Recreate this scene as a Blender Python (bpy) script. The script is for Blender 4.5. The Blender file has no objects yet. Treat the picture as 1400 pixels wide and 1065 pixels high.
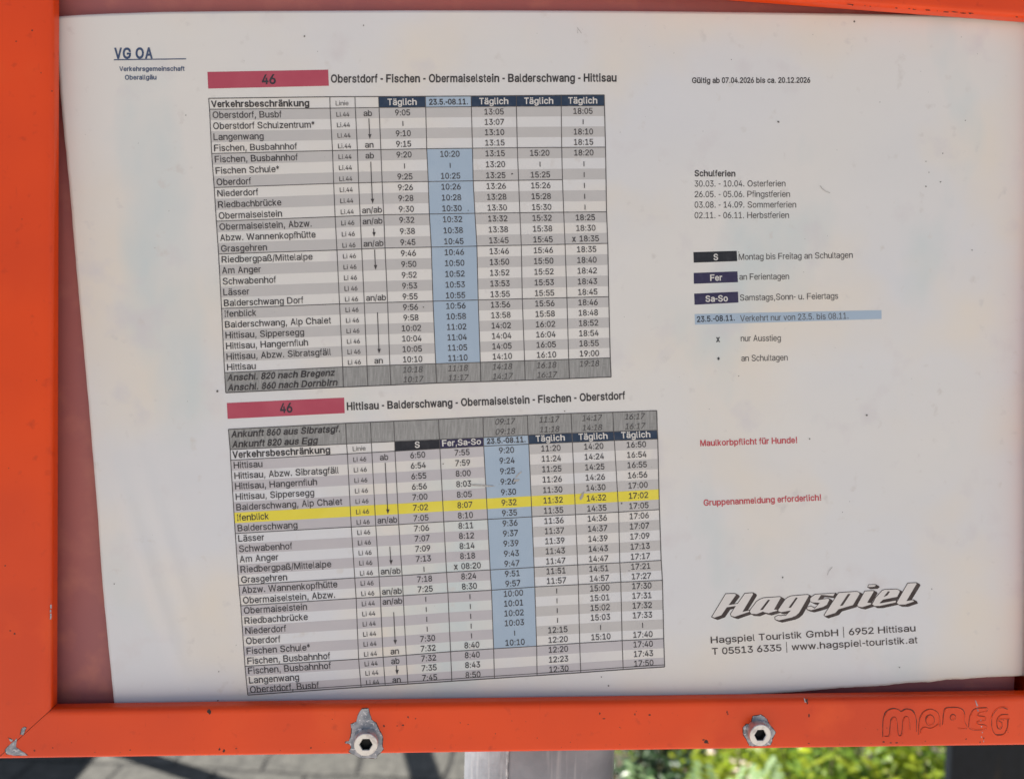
import bpy, bmesh, math, random
from mathutils import Vector, Matrix, noise
from mathutils.geometry import delaunay_2d_cdt

random.seed(7)
SC = bpy.context.scene
COL = SC.collection

# ------------------------------------------------------------------ camera
F_PX, CX, CY, DIST = 1100.0, 700.0, 532.5, 0.352       # in pixels of the 1400 wide photograph; metres
Xc = Vector((.9946, -.0249, -.1)).normalized()          # the case's horizontal axis seen by the camera
Zc = Vector((.0295, .998, .0448)); Zc = (Zc - Xc * Zc.dot(Xc)).normalized()
Yc = Zc.cross(Xc)
ROT = Matrix((Xc, Yc, Zc))                              # camera -> world rotation (rows are the world axes)
FWD = ROT @ Vector((0, 0, -1))
CAM = -DIST * FWD
GROUND = -1.45                                          # the case hangs about 1.45 m above the paving

cam_d = bpy.data.cameras.new('camera')
cam = bpy.data.objects.new('camera', cam_d); COL.objects.link(cam)
cam.matrix_world = Matrix.Translation(CAM) @ ROT.to_4x4()
cam_d.sensor_width = 36.0; cam_d.sensor_fit = 'HORIZONTAL'
cam_d.lens = 36.0 * F_PX / 1400.0
cam_d.clip_start = .01; cam_d.clip_end = 300
cam_d.dof.use_dof = True; cam_d.dof.focus_distance = .358; cam_d.dof.aperture_fstop = 8.0
SC.camera = cam

# ------------------------------------------------------------------ sky and sun: sun behind the case, from the left
SUN_AZ, SUN_EL = math.radians(-59.6), math.radians(47)   # azimuth measured from +Y towards +X
w = bpy.data.worlds.new('World'); SC.world = w; w.use_nodes = True
nt = w.node_tree; nt.nodes.clear()
sky = nt.nodes.new('ShaderNodeTexSky'); sky.sky_type = 'NISHITA'; sky.sun_disc = False
sky.sun_elevation = SUN_EL; sky.sun_rotation = SUN_AZ
sky.air_density = 1.0; sky.dust_density = 0.8; sky.ozone_density = 1.0
bg = nt.nodes.new('ShaderNodeBackground'); bg.inputs['Strength'].default_value = .05
wo = nt.nodes.new('ShaderNodeOutputWorld')
hz = nt.nodes.new('ShaderNodeHueSaturation'); hz.inputs['Saturation'].default_value = .7   # thin milky haze
nt.links.new(sky.outputs[0], hz.inputs['Color']); nt.links.new(hz.outputs[0], bg.inputs[0]); nt.links.new(bg.outputs[0], wo.inputs[0])
SUN_DIR = Vector((math.sin(SUN_AZ) * math.cos(SUN_EL), math.cos(SUN_AZ) * math.cos(SUN_EL), math.sin(SUN_EL)))
sd = bpy.data.lights.new('sun', 'SUN'); sd.energy = 5.0; sd.angle = math.radians(.53); sd.color = (1, .95, .87)
so = bpy.data.objects.new('sun', sd); COL.objects.link(so)
so.rotation_euler = (-SUN_DIR).to_track_quat('-Z', 'Y').to_euler(); so.location = SUN_DIR * 20
vs = SC.view_settings
vs.view_transform = 'Standard'; vs.look = 'None'; vs.gamma = 1; vs.use_curve_mapping = False
vs.exposure = 1.53
SC.cycles.max_bounces = 8; SC.cycles.use_denoising = True

# ------------------------------------------------------------------ helpers
def ray(px, py):
    return (ROT @ Vector(((px - CX) / F_PX, -(py - CY) / F_PX, -1)))
def on_plane(px, py, y):
    d = ray(px, py); return CAM + d * ((y - CAM.y) / d.y)
def at_dist(px, py, dist):
    d = ray(px, py); return CAM + d * ((dist) / d.y)
def on_ground(px, py):
    d = ray(px, py); return CAM + d * ((GROUND - CAM.z) / d.z)

ORIGINS = {}
def empty(name, loc):
    o = bpy.data.objects.new(name, None); COL.objects.link(o); o.location = loc; ORIGINS[o.name] = Vector(loc)
    o.empty_display_size = .05
    return o
def mesh_obj(name, verts, faces, mats, parent=None, smooth=False, midx=None):
    me = bpy.data.meshes.new(name)
    off = ORIGINS.get(parent.name, Vector()) if parent is not None else Vector()
    me.from_pydata([tuple(Vector(v) - off) for v in verts], [], faces)
    if not isinstance(mats, (list, tuple)): mats = [mats]
    for m in mats: me.materials.append(m)
    if smooth: me.polygons.foreach_set('use_smooth', [True] * len(me.polygons))
    if midx: me.polygons.foreach_set('material_index', midx)
    me.update()
    o = bpy.data.objects.new(name, me); COL.objects.link(o)
    if parent is not None:
        o.parent = parent; ORIGINS[o.name] = off
    return o
def tag(o, label=None, cat=None, group=None, kind=None):
    if label: o['label'] = label
    if cat: o['category'] = cat
    if group: o['group'] = group
    if kind: o['kind'] = kind
    return o

def inside(p, l):
    c = False
    for a, b in zip(l, l[1:]+l[:1]):
        if (a[1] > p[1]) != (b[1] > p[1]) and p[0] < (b[0]-a[0])*(p[1]-a[1])/(b[1]-a[1]) + a[0]: c = not c
    return c
def area(l): return sum(a[0]*b[1] - b[0]*a[1] for a, b in zip(l, l[1:]+l[:1]))/2
def winding(p, l):
    w_ = 0
    for a, b in zip(l, l[1:]+l[:1]):
        if (a[1] > p[1]) != (b[1] > p[1]) and p[0] < (b[0]-a[0])*(p[1]-a[1])/(b[1]-a[1]) + a[0]: w_ += 1 if b[1] > a[1] else -1
    return w_
def triangles(loops):
    """fills closed loops (non-zero rule: holes run the other way round); returns points and triangles"""
    P, E = [], []
    for l in loops:
        b = len(P); n = len(l); P += [Vector((q[0], q[1])) for q in l]; E += [(b+i, b+(i+1) % n) for i in range(n)]
    V, _, T, _, _, _ = delaunay_2d_cdt(P, E, [], 0, 1e-7)
    out = []
    for t in T:
        c = ((V[t[0]][0]+V[t[1]][0]+V[t[2]][0])/3, (V[t[0]][1]+V[t[1]][1]+V[t[2]][1])/3)
        if sum(winding(c, l) for l in loops): out.append(tuple(t))
    return [(v[0], v[1]) for v in V], out

class MB:
    """collects vertices and faces of one mesh"""
    def __init__(s): s.v = []; s.f = []; s.m = []
    def add(s, vs_, fs, mi=0):
        b = len(s.v); s.v.extend(vs_)
        for f in fs: s.f.append(tuple(i + b for i in f)); s.m.append(mi)
    def box(s, x0, x1, y0, y1, z0, z1, mi=0):
        s.add([Vector(p) for p in ((x0,y0,z0),(x1,y0,z0),(x1,y1,z0),(x0,y1,z0),(x0,y0,z1),(x1,y0,z1),(x1,y1,z1),(x0,y1,z1))],
              [(0,3,2,1),(4,5,6,7),(0,1,5,4),(1,2,6,5),(2,3,7,6),(3,0,4,7)], mi)
    def tube(s, pts, rads, n=10, mi=0, cap=True):
        rings = []
        for i, p in enumerate(pts):
            a = pts[max(i-1, 0)]; b = pts[min(i+1, len(pts)-1)]
            t = (b - a).normalized()
            u = t.cross(Vector((0, 0, 1)) if abs(t.z) < .9 else Vector((1, 0, 0))).normalized(); v = t.cross(u)
            rings.append([p + (u * math.cos(2*math.pi*k/n) + v * math.sin(2*math.pi*k/n)) * rads[i] for k in range(n)])
        vs_ = [q for r in rings for q in r]
        fs = [(i*n+k, i*n+(k+1)%n, (i+1)*n+(k+1)%n, (i+1)*n+k) for i in range(len(pts)-1) for k in range(n)]
        if cap: fs += [tuple(range(n))[::-1], tuple((len(pts)-1)*n+k for k in range(n))]
        s.add(vs_, fs, mi)
    def build(s, name, mats, parent=None, smooth=False):
        return mesh_obj(name, s.v, s.f, mats, parent, smooth, s.m)

# ------------------------------------------------------------------ materials
def mat(name, base, rough=.6, metal=0., spec=.5, var=None, bump=None, coat=0.):
    """var = (scale, colour2, low, high, detail); bump = (scale, strength, distance)"""
    m = bpy.data.materials.new(name); m.use_nodes = True
    n = m.node_tree; b = n.nodes['Principled BSDF']
    b.inputs['Base Color'].default_value = (*base, 1); b.inputs['Roughness'].default_value = rough
    b.inputs['Metallic'].default_value = metal; b.inputs['Specular IOR Level'].default_value = spec
    b.inputs['Coat Weight'].default_value = coat; b.inputs['Coat Roughness'].default_value = .15
    tc = n.nodes.new('ShaderNodeTexCoord')
    if var:
        layers = var if isinstance(var, list) else [var]
        prev = None
        for (sc, c2, lo, hi, det) in layers:
            nz = n.nodes.new('ShaderNodeTexNoise'); nz.inputs['Detail'].default_value = det
            if isinstance(sc, tuple):
                mp = n.nodes.new('ShaderNodeMapping'); mp.inputs['Scale'].default_value = sc
                n.links.new(tc.outputs['Object'], mp.inputs[0]); n.links.new(mp.outputs[0], nz.inputs['Vector'])
                nz.inputs['Scale'].default_value = 1
            else:
                n.links.new(tc.outputs['Object'], nz.inputs['Vector']); nz.inputs['Scale'].default_value = sc
            mr = n.nodes.new('ShaderNodeMapRange'); mr.inputs[1].default_value = lo; mr.inputs[2].default_value = hi
            n.links.new(nz.outputs['Fac'], mr.inputs[0])
            mx = n.nodes.new('ShaderNodeMix'); mx.data_type = 'RGBA'
            n.links.new(mr.outputs[0], mx.inputs[0])
            if prev: n.links.new(prev, mx.inputs[6])
            else: mx.inputs[6].default_value = (*base, 1)
            mx.inputs[7].default_value = (*c2, 1)
            prev = mx.outputs[2]
        n.links.new(prev, b.inputs['Base Color'])
    if bump:
        bs = bump if isinstance(bump, list) else [bump]
        prev = None
        for (sc, st, di) in bs:
            nz = n.nodes.new('ShaderNodeTexNoise'); nz.inputs['Scale'].default_value = sc; nz.inputs['Detail'].default_value = 4
            n.links.new(tc.outputs['Object'], nz.inputs['Vector'])
            bp = n.nodes.new('ShaderNodeBump'); bp.inputs['Strength'].default_value = st; bp.inputs['Distance'].default_value = di
            n.links.new(nz.outputs['Fac'], bp.inputs['Height'])
            if prev: n.links.new(prev, bp.inputs['Normal'])
            prev = bp.outputs[0]
        n.links.new(prev, b.inputs['Normal'])
    return m
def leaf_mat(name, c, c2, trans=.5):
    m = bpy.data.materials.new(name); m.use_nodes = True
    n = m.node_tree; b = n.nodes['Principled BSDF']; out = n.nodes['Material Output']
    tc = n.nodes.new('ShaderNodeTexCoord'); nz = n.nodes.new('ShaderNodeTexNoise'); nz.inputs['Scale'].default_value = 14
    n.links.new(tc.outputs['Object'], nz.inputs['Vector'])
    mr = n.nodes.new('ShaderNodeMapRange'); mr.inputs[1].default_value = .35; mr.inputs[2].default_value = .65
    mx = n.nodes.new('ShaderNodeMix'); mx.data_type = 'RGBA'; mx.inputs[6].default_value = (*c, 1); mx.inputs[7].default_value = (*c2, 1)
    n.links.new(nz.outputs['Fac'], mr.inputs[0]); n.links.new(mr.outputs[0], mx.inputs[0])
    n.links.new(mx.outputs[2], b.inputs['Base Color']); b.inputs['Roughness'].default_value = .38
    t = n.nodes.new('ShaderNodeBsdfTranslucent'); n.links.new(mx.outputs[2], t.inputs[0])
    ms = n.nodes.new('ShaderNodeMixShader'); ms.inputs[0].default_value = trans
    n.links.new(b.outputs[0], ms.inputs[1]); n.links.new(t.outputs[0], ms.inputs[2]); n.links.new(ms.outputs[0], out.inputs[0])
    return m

M_ORANGE = mat('orange_paint', (.80, .066, .005), .34, spec=.32, coat=.03,
               var=[(11, (.66, .050, .006), .38, .66, 3), (26, (.80, .082, .010), .58, .80, 4), (170, (.56, .040, .006), .62, .80, 6), ((500, 30, 60), (.50, .034, .006), .70, .82, 4)],  # broad patches put the paint's glossy gradients into its colour
               bump=[(900, .05, .0004), (60, .10, .0006)])
M_ORANGE_DIRT = mat('grimy_orange_paint', (.36, .045, .014), .6, var=(120, (.16, .028, .016), .4, .65, 4))
M_GRIME = mat('dark_grime', (.035, .02, .015), .8, var=(400, (.10, .03, .02), .45, .7, 3))
M_BARE = mat('bare_scuffed_metal', (.36, .36, .39), .5, metal=.35, var=[(260, (.19, .205, .24), .42, .62, 5), (800, (.70, .66, .68), .56, .7, 4)], bump=(700, .5, .0006))
M_BACK = mat('red_brown_backing', (.42, .125, .105), .55, var=[(9, (.31, .105, .115), .35, .7, 3), (70, (.46, .155, .125), .5, .75, 4)])
M_BOLT = mat('dull_steel', (.62, .60, .58), .42, metal=.75, var=[(350, (.40, .37, .37), .5, .72, 4)], bump=(500, .25, .0005))
M_SOCKET = mat('dark_socket', (.012, .011, .01), .7)
M_GALV = mat('galvanised_steel', (.250, .268, .300), .45, metal=.12,
             var=[(38, (.165, .178, .205), .38, .66, 5), ((260, 260, 14), (.36, .37, .39), .55, .75, 4)], bump=[(180, .28, .0012), (30, .15, .002)])
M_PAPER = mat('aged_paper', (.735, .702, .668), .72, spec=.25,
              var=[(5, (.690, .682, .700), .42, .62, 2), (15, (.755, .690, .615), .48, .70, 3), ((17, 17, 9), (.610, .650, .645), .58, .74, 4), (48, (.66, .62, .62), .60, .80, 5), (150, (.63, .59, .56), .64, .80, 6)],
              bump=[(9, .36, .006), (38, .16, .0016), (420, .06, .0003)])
def ink(name, c, c2=None, sc=300):
    return mat(name, c, .7, spec=.25, var=(sc, c2 or tuple(min(1, x*1.25+.01) for x in c), .45, .75, 3))
K_TEXT = ink('black_ink', (.055, .050, .052), (.11, .10, .102))
K_TEXT2 = ink('grey_ink', (.075, .068, .068), (.13, .12, .12))
K_RULE = ink('rule_ink', (.085, .078, .078), (.16, .15, .15))
K_SHADE = ink('row_grey_ink', (.535, .510, .497), (.56, .53, .515), 60)
K_SHADE2 = ink('row_lilac_ink', (.520, .487, .505), (.55, .515, .525), 60)
K_CONN = mat('hatched_grey_ink', (.275, .268, .260), .7, spec=.25, var=[((1500, 1500, 160), (.37, .36, .35), .40, .66, 3), ((160, 160, 1800), (.315, .31, .30), .5, .7, 2)])
K_NAVY = ink('navy_ink', (.030, .050, .090), (.045, .065, .105))
K_VIOLET = ink('violet_ink', (.042, .036, .085), (.055, .05, .10))
K_BLACK = ink('dense_black_ink', (.026, .027, .034), (.04, .04, .048))
K_BLUE = ink('pale_blue_ink', (.385, .475, .580), (.415, .500, .600), 80)
K_YELLOW = ink('yellow_marker_ink', (.79, .665, .075), (.83, .71, .11), 50)
K_RED = ink('magenta_red_ink', (.45, .078, .118), (.49, .10, .14), 60)
K_REDTX = ink('red_text_ink', (.52, .07, .09), (.58, .11, .13))
K_BRAND = ink('slate_blue_ink', (.055, .085, .165), (.09, .12, .20))
K_WHITE = ink('reversed_paper_ink', (.66, .63, .60), (.62, .59, .57))
K_LOGO = ink('brown_black_ink', (.060, .045, .043), (.10, .08, .075))
K_FACE = ink('logo_face_ink', (.70, .655, .63), (.73, .68, .65), 90)
K_SMUDGE = mat('smudge', (.38, .355, .335), .8, var=(500, (.52, .49, .47), .45, .65, 3))
K_SPECK = mat('dust_speck', (.11, .10, .09), .9)

# ------------------------------------------------------------------ setting: ground
def make_paving():
    m = bpy.data.materials.new('worn_stone_paving'); m.use_nodes = True
    n = m.node_tree; b = n.nodes['Principled BSDF']; b.inputs['Roughness'].default_value = .8
    tc = n.nodes.new('ShaderNodeTexCoord')
    mp = n.nodes.new('ShaderNodeMapping'); mp.inputs['Rotation'].default_value = (0, 0, math.radians(8)); mp.inputs['Location'].default_value = (.09, .05, 0)
    n.links.new(tc.outputs['Object'], mp.inputs[0])
    wn = n.nodes.new('ShaderNodeTexNoise'); wn.inputs['Scale'].default_value = 5; wn.inputs['Detail'].default_value = 3
    n.links.new(tc.outputs['Object'], wn.inputs['Vector'])
    ad = n.nodes.new('ShaderNodeVectorMath'); ad.operation = 'MULTIPLY_ADD'; ad.inputs[1].default_value = (.05, .05, 0)
    n.links.new(wn.outputs['Color'], ad.inputs[0]); n.links.new(mp.outputs[0], ad.inputs[2])
    br = n.nodes.new('ShaderNodeTexBrick'); br.inputs['Scale'].default_value = 1
    br.inputs['Brick Width'].default_value = .32; br.inputs['Row Height'].default_value = .24
    br.inputs['Mortar Size'].default_value = .011; br.inputs['Mortar Smooth'].default_value = .5
    br.inputs['Color1'].default_value = (.070, .067, .058, 1); br.inputs['Color2'].default_value = (.054, .052, .045, 1)
    br.inputs['Mortar'].default_value = (.020, .019, .016, 1)
    n.links.new(ad.outputs[0], br.inputs['Vector'])
    nz = n.nodes.new('ShaderNodeTexNoise'); nz.inputs['Scale'].default_value = 28; nz.inputs['Detail'].default_value = 8
    n.links.new(tc.outputs['Object'], nz.inputs['Vector'])
    mr = n.nodes.new('ShaderNodeMapRange'); mr.inputs[1].default_value = .3; mr.inputs[2].default_value = .7; mr.inputs[3].default_value = .65; mr.inputs[4].default_value = 1.3
    n.links.new(nz.outputs['Fac'], mr.inputs[0])
    mx = n.nodes.new('ShaderNodeVectorMath'); mx.operation = 'SCALE'
    n.links.new(br.outputs['Color'], mx.inputs[0]); n.links.new(mr.outputs[0], mx.inputs['Scale'])
    n.links.new(mx.outputs[0], b.inputs['Base Color'])
    su = n.nodes.new('ShaderNodeMath'); su.operation = 'MULTIPLY_ADD'; su.inputs[1].default_value = -1.2
    n.links.new(br.outputs['Fac'], su.inputs[0]); n.links.new(nz.outputs['Fac'], su.inputs[2])
    bp = n.nodes.new('ShaderNodeBump'); bp.inputs['Strength'].default_value = .8; bp.inputs['Distance'].default_value = .012
    n.links.new(su.outputs[0], bp.inputs['Height']); n.links.new(bp.outputs[0], b.inputs['Normal'])
    S = 120
    o = mesh_obj('paving', [(-S, -S, GROUND), (S, -S, GROUND), (S, S, GROUND), (-S, S, GROUND)], [(0, 1, 2, 3)], m)
    tag(o, kind='structure')
make_paving()
# pale gravelly concrete in front of the case: the sun on it lights the sheet from below
pv = mat('pale_concrete', (.38, .348, .318), .85, var=[(6, (.33, .30, .275), .4, .65, 5), (220, (.44, .41, .375), .5, .7, 3)], bump=(160, .6, .004))
mb = MB(); mb.box(-7, 7, -9, .45, GROUND - .02, GROUND + .006)
tag(mb.build('pavement', pv), kind='structure')

# planting bed to the right of the post: a low mound of dark earth
soil = mat('dark_soil', (.045, .034, .022), .95, var=(20, (.10, .08, .055), .45, .7, 6), bump=(30, .9, .03))
mb = MB(); N, Mr = 26, 26
def bed_z(x, y):
    e = min((x - .34) / .12, (6 - x) / .3, (y - .85) / .12, (4.8 - y) / .3)
    return GROUND - .02 + max(0, min(1, e)) * (.08 + .03 * noise.noise(Vector((x * 2.3, y * 2.3, 0))))
xs = [.30 + 5.8 * (i / N) ** 1.6 for i in range(N + 1)]; ys = [.80 + 4.1 * (j / Mr) ** 1.3 for j in range(Mr + 1)]
mb.add([Vector((x, y, bed_z(x, y))) for y in ys for x in xs], [(j*(N+1)+i, j*(N+1)+i+1, (j+1)*(N+1)+i+1, (j+1)*(N+1)+i) for j in range(Mr) for i in range(N)])
tag(mb.build('soil', soil, smooth=True), kind='structure')

# ------------------------------------------------------------------ galvanised post behind the case
BACK_Y = .024
post_c = on_plane(741, 1040, .062)
PR = .0403
mb = MB()
nseg = 64; zs = [GROUND, -.9, -.6, -.4, -.3, -.24, -.2, -.15, 0, .2, .26]
mb.add([Vector((post_c.x + PR * math.cos(2*math.pi*k/nseg), .0325 + PR + PR * math.sin(2*math.pi*k/nseg), z)) for z in zs for k in range(nseg)],
       [(i*nseg+k, i*nseg+(k+1) % nseg, (i+1)*nseg+(k+1) % nseg, (i+1)*nseg+k) for i in range(len(zs)-1) for k in range(nseg)] + [tuple((len(zs)-1)*nseg+k for k in range(nseg))])
post = empty('sign_post', (post_c.x, .0325 + PR, GROUND))
tag(post, 'round galvanised steel post carrying the orange timetable case, sunlit on its left side', 'post')
mb.build('pole', M_GALV, post, smooth=True)
mb = MB()                                               # weld seam with drips down the tube
sx = on_plane(697, 1040, .03).x; pts = []
ang = math.asin(max(-1, min(1, (sx - post_c.x) / PR)))
for k in range(70):
    z = GROUND + .02 + k * (1.6 / 69); r = PR + .0002
    a = ang + .012 * noise.noise(Vector((z * 40, 0, 3)))
    pts.append(Vector((post_c.x + r * math.sin(a), .0325 + PR - r * math.cos(a), z)))
mb.tube(pts, [.0007 + .0004 * abs(noise.noise(Vector((p.z * 90, 1, 0)))) for p in pts], 6)
mb.build('weld_seam', mat('dark_zinc_seam', (.22, .23, .25), .5, metal=.5, var=(300, (.5, .5, .52), .5, .7, 3)), post, smooth=True)
mb = MB(); mb.tube([Vector((post_c.x, .0325 + PR, GROUND)), Vector((post_c.x, .0325 + PR, GROUND + .012))], [.075, .072], 40)
mb.build('foot_plate', M_GALV, post)

# ------------------------------------------------------------------ dark steel post at the far right, in front of the plants
dp = at_dist(1300, 1050, 1.05); dw = .16
M_DARK = mat('slate_grey_paint', (.0075, .010, .014), .6, spec=.2, var=[((26, 26, 5), (.030, .021, .012), .56, .72, 4), (60, (.005, .007, .010), .4, .7, 3)])
root = empty('steel_post', (dp.x + dw/2, dp.y + dw/2, GROUND))
tag(root, 'flat dark slate post with brown rust streaks at the bottom right corner', 'post')
mb = MB(); mb.box(dp.x, dp.x + dw, dp.y, dp.y + .016, GROUND, GROUND + 1.25)
o = mb.build('shaft', M_DARK, root); bv = o.modifiers.new('b', 'BEVEL'); bv.width = .004; bv.segments = 3
mb = MB(); mb.box(dp.x - .008, dp.x + dw + .008, dp.y - .008, dp.y + .024, GROUND + 1.252, GROUND + 1.275)
o = mb.build('cap', M_DARK, root); bv = o.modifiers.new('b', 'BEVEL'); bv.width = .006

# ------------------------------------------------------------------ unseen rail, pole and box added to throw the dark stripes on the paving
def shadow_src(px, py, h):                               # point at height h above ground whose shadow falls on that spot of the paving
    g = on_ground(px, py); k = h / SUN_DIR.z
    return g + SUN_DIR * k
M_CASTER = mat('shadow_caster_steel', (.08, .085, .09), .5, var=(12, (.06, .06, .065), .4, .7, 3))
HB = 1.18
b0 = shadow_src(578, 1050, HB)                           # the rail
pl = shadow_src(240, 1050, .55)                          # the added pole throws the leaning shade stripe
rr = shadow_src(122, 1050, HB)
rail_caster = empty('shadow_rail', (b0.x, b0.y + .5, GROUND))
tag(rail_caster, 'unseen dark rail added behind the case to throw stripes of shade on the paving', 'shadow_railing')
ddir = Vector((math.sin(math.radians(-9.3)), math.cos(math.radians(-9.3)), 0))
mb = MB(); mb.tube([b0 - ddir * .45, b0 + ddir * 2.6], [.045, .045], 16); mb.build('rail', M_CASTER, rail_caster, True)
for t in (.35, 2.5):
    p = b0 + ddir * t; mb = MB(); mb.tube([Vector((p.x, p.y, GROUND)), Vector((p.x, p.y, b0.z))], [.03, .03], 14); mb.build('upright', M_CASTER, rail_caster, True)
pole_caster = empty('shadow_pole', (pl.x, pl.y, GROUND))  # unseen upright, added only for its slanting stripe of shade
tag(pole_caster, 'unseen slim dark pole added left of the case to throw a slanting stripe of shade', 'shadow_pole')
mb = MB(); mb.tube([Vector((pl.x, pl.y, GROUND)), Vector((pl.x, pl.y, GROUND + 1.0))], [.04, .04], 18); mb.build('shaft', M_CASTER, pole_caster, True)
mb = MB(); mb.tube([Vector((pl.x, pl.y, GROUND + 1.001)), Vector((pl.x, pl.y, GROUND + 1.03)), Vector((pl.x, pl.y, GROUND + 1.045))], [.044, .044, .02], 18); mb.build('cap', M_CASTER, pole_caster, True)
box_caster = empty('shadow_box', (rr.x - .6, rr.y + .2, GROUND))  # unseen block, added to keep the left of the paving in shade
tag(box_caster, 'unseen grey box added left of the case to shade the paving beside it', 'shadow_block')
mb = MB(); mb.box(rr.x - 1.3, rr.x, rr.y - 1.0, rr.y + .9, GROUND + .08, GROUND + HB); o = mb.build('body', M_CASTER, box_caster); bv = o.modifiers.new('b', 'BEVEL'); bv.width = .01
mb = MB(); mb.box(rr.x - 1.26, rr.x - .04, rr.y - .96, rr.y + .86, GROUND, GROUND + .078); mb.build('plinth', M_DARK, box_caster)

# ------------------------------------------------------------------ plants
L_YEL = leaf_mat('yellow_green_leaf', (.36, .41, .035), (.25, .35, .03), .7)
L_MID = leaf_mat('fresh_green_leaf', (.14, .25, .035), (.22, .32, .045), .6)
L_DARK = leaf_mat('shaded_deep_green_leaf', (.016, .040, .012), (.03, .065, .018), .15)  # deep green, with the shade between the plants put into the colour
L_FERN = leaf_mat('pale_fern_leaf', (.34, .46, .26), (.28, .42, .18), .6)
M_STEM = mat('brown_stem', (.07, .05, .03), .8, var=(40, (.12, .09, .05), .4, .7, 3))
M_PETAL = leaf_mat('pale_pink_petal', (.62, .48, .44), (.7, .6, .55), .3)
def shrub(name, label, base, rx, ry, h, leafmats, nl, size, seed, blossoms=0, group='plants growing behind the case'):
    rnd = random.Random(seed)
    root = empty(name, base); tag(root, label, 'plant', group)
    st = MB(); lf = MB(); tips = []
    for k in range(11):
        a = rnd.uniform(0, 6.28); rr_ = rnd.uniform(.25, .95)
        e = Vector((base[0] + rx*rr_*math.cos(a), base[1] + ry*rr_*math.sin(a), base[2] + h*rnd.uniform(.65, 1)))
        b = Vector((base[0] + .05*math.cos(a), base[1] + .05*math.sin(a), base[2] - .02))
        mid = b.lerp(e, .5) + Vector((0, 0, .12*h))
        st.tube([b, mid, e], [.008, .006, .002], 6)
        tips += [(b, mid, e)]
    for k in range(nl):
        b, mid, e = rnd.choice(tips); t = rnd.random() ** .55
        p = b.lerp(mid, t*2) if t < .5 else mid.lerp(e, t*2 - 1)
        p = p + Vector((rnd.gauss(0, .30*rx), rnd.gauss(0, .30*ry), rnd.gauss(0, .13*h)))
        if p.z < base[2] + .01: p.z = base[2] + .01 + rnd.random()*.1
        s_ = size * rnd.uniform(.6, 1.35)
        d = Vector((rnd.gauss(0, 1), rnd.gauss(0, 1), rnd.gauss(.12, .38))).normalized()
        sd_ = d.cross(Vector((rnd.gauss(-.25, .3), rnd.gauss(.15, .3), 1))).normalized(); up = sd_.cross(d)
        q = [p, p + d*s_*.35 + sd_*s_*.30 - up*s_*.05, p + d*s_*.75 + sd_*s_*.22, p + d*s_ - up*s_*.12, p + d*s_*.75 - sd_*s_*.22, p + d*s_*.35 - sd_*s_*.30 - up*s_*.05]
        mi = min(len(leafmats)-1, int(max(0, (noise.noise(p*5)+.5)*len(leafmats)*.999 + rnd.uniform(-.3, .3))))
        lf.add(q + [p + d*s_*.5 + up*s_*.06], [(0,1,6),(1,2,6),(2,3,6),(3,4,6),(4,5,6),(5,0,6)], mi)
    st.build('stems', M_STEM, root)
    lf.build('foliage', leafmats, root)
    if blossoms:
        fl = MB()
        for k in range(blossoms):
            b, mid, e = rnd.choice(tips); p = mid.lerp(e, rnd.random()) + Vector((rnd.gauss(0, .2*rx), rnd.gauss(0, .2*ry), rnd.gauss(0, .1*h)))
            for j in range(6):
                a = j * 1.047; d = Vector((math.cos(a), math.sin(a), .4)); sd_ = Vector((-math.sin(a), math.cos(a), 0))
                fl.add([p, p + d*.012 + sd_*.009, p + d*.024, p + d*.012 - sd_*.009], [(0, 1, 2, 3)])
        fl.build('blossoms', M_PETAL, root)
    return root
def spot(px, py, dist, h):                               # base on the soil below the place where the ray passes at that distance
    p = at_dist(px, py, dist); return (p.x, p.y, bed_z(p.x, p.y) + .0)
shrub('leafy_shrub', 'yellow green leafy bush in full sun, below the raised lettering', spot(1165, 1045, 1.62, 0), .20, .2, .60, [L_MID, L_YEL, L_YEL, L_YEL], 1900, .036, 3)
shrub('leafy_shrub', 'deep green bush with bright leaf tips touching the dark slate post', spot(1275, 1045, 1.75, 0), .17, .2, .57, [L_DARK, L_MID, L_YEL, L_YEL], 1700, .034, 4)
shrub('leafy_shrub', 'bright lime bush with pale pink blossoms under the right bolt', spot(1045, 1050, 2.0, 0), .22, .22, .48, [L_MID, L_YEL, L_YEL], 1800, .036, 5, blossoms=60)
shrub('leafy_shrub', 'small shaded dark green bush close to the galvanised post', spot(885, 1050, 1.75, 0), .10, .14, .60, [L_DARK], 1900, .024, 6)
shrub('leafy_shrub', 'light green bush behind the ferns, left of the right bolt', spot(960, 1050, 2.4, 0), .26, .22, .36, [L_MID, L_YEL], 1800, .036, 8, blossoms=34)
def fern(label, base, fr, seed):
    rnd = random.Random(seed); root = empty('fern_plant', base); tag(root, label, 'fern', 'ferns growing behind the case')
    for (tx, ty, tz, lift) in fr:
        b = Vector(base); e = Vector((tx, ty, tz)); mb = MB(); st = MB()
        pts = []
        for k in range(25):
            t = k / 24; p = b.lerp(e, t); p.z += lift * math.sin(math.pi * min(1, t*1.0)) ; pts.append(p)
        st.tube(pts, [.003*(1 - .8*k/24) for k in range(25)], 5)
        for k in range(5, 25):
            t = k/24; d = (pts[k] - pts[k-1]).normalized(); sd_ = d.cross(Vector((0, 0, 1))).normalized()
            ln = .075 * math.sin(math.pi * (1 - (t - .15))*.62) * rnd.uniform(.85, 1.1)
            for sg in (-1, 1):
                q = pts[k]; a = (sd_*sg + d*.35).normalized()
                mb.add([q - d*.004, q + a*ln*.5 + d*.008 - Vector((0,0,ln*.06)), q + a*ln - Vector((0,0,ln*.25)), q + a*ln*.5 - d*.007 - Vector((0,0,ln*.06))], [(0,1,2,3)])
        f = mb.build('frond', L_FERN, root)
        st.build('rib', L_MID, f)
def P3(px, py, dist): p = at_dist(px, py, dist); return (p.x, p.y, p.z)
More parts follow.
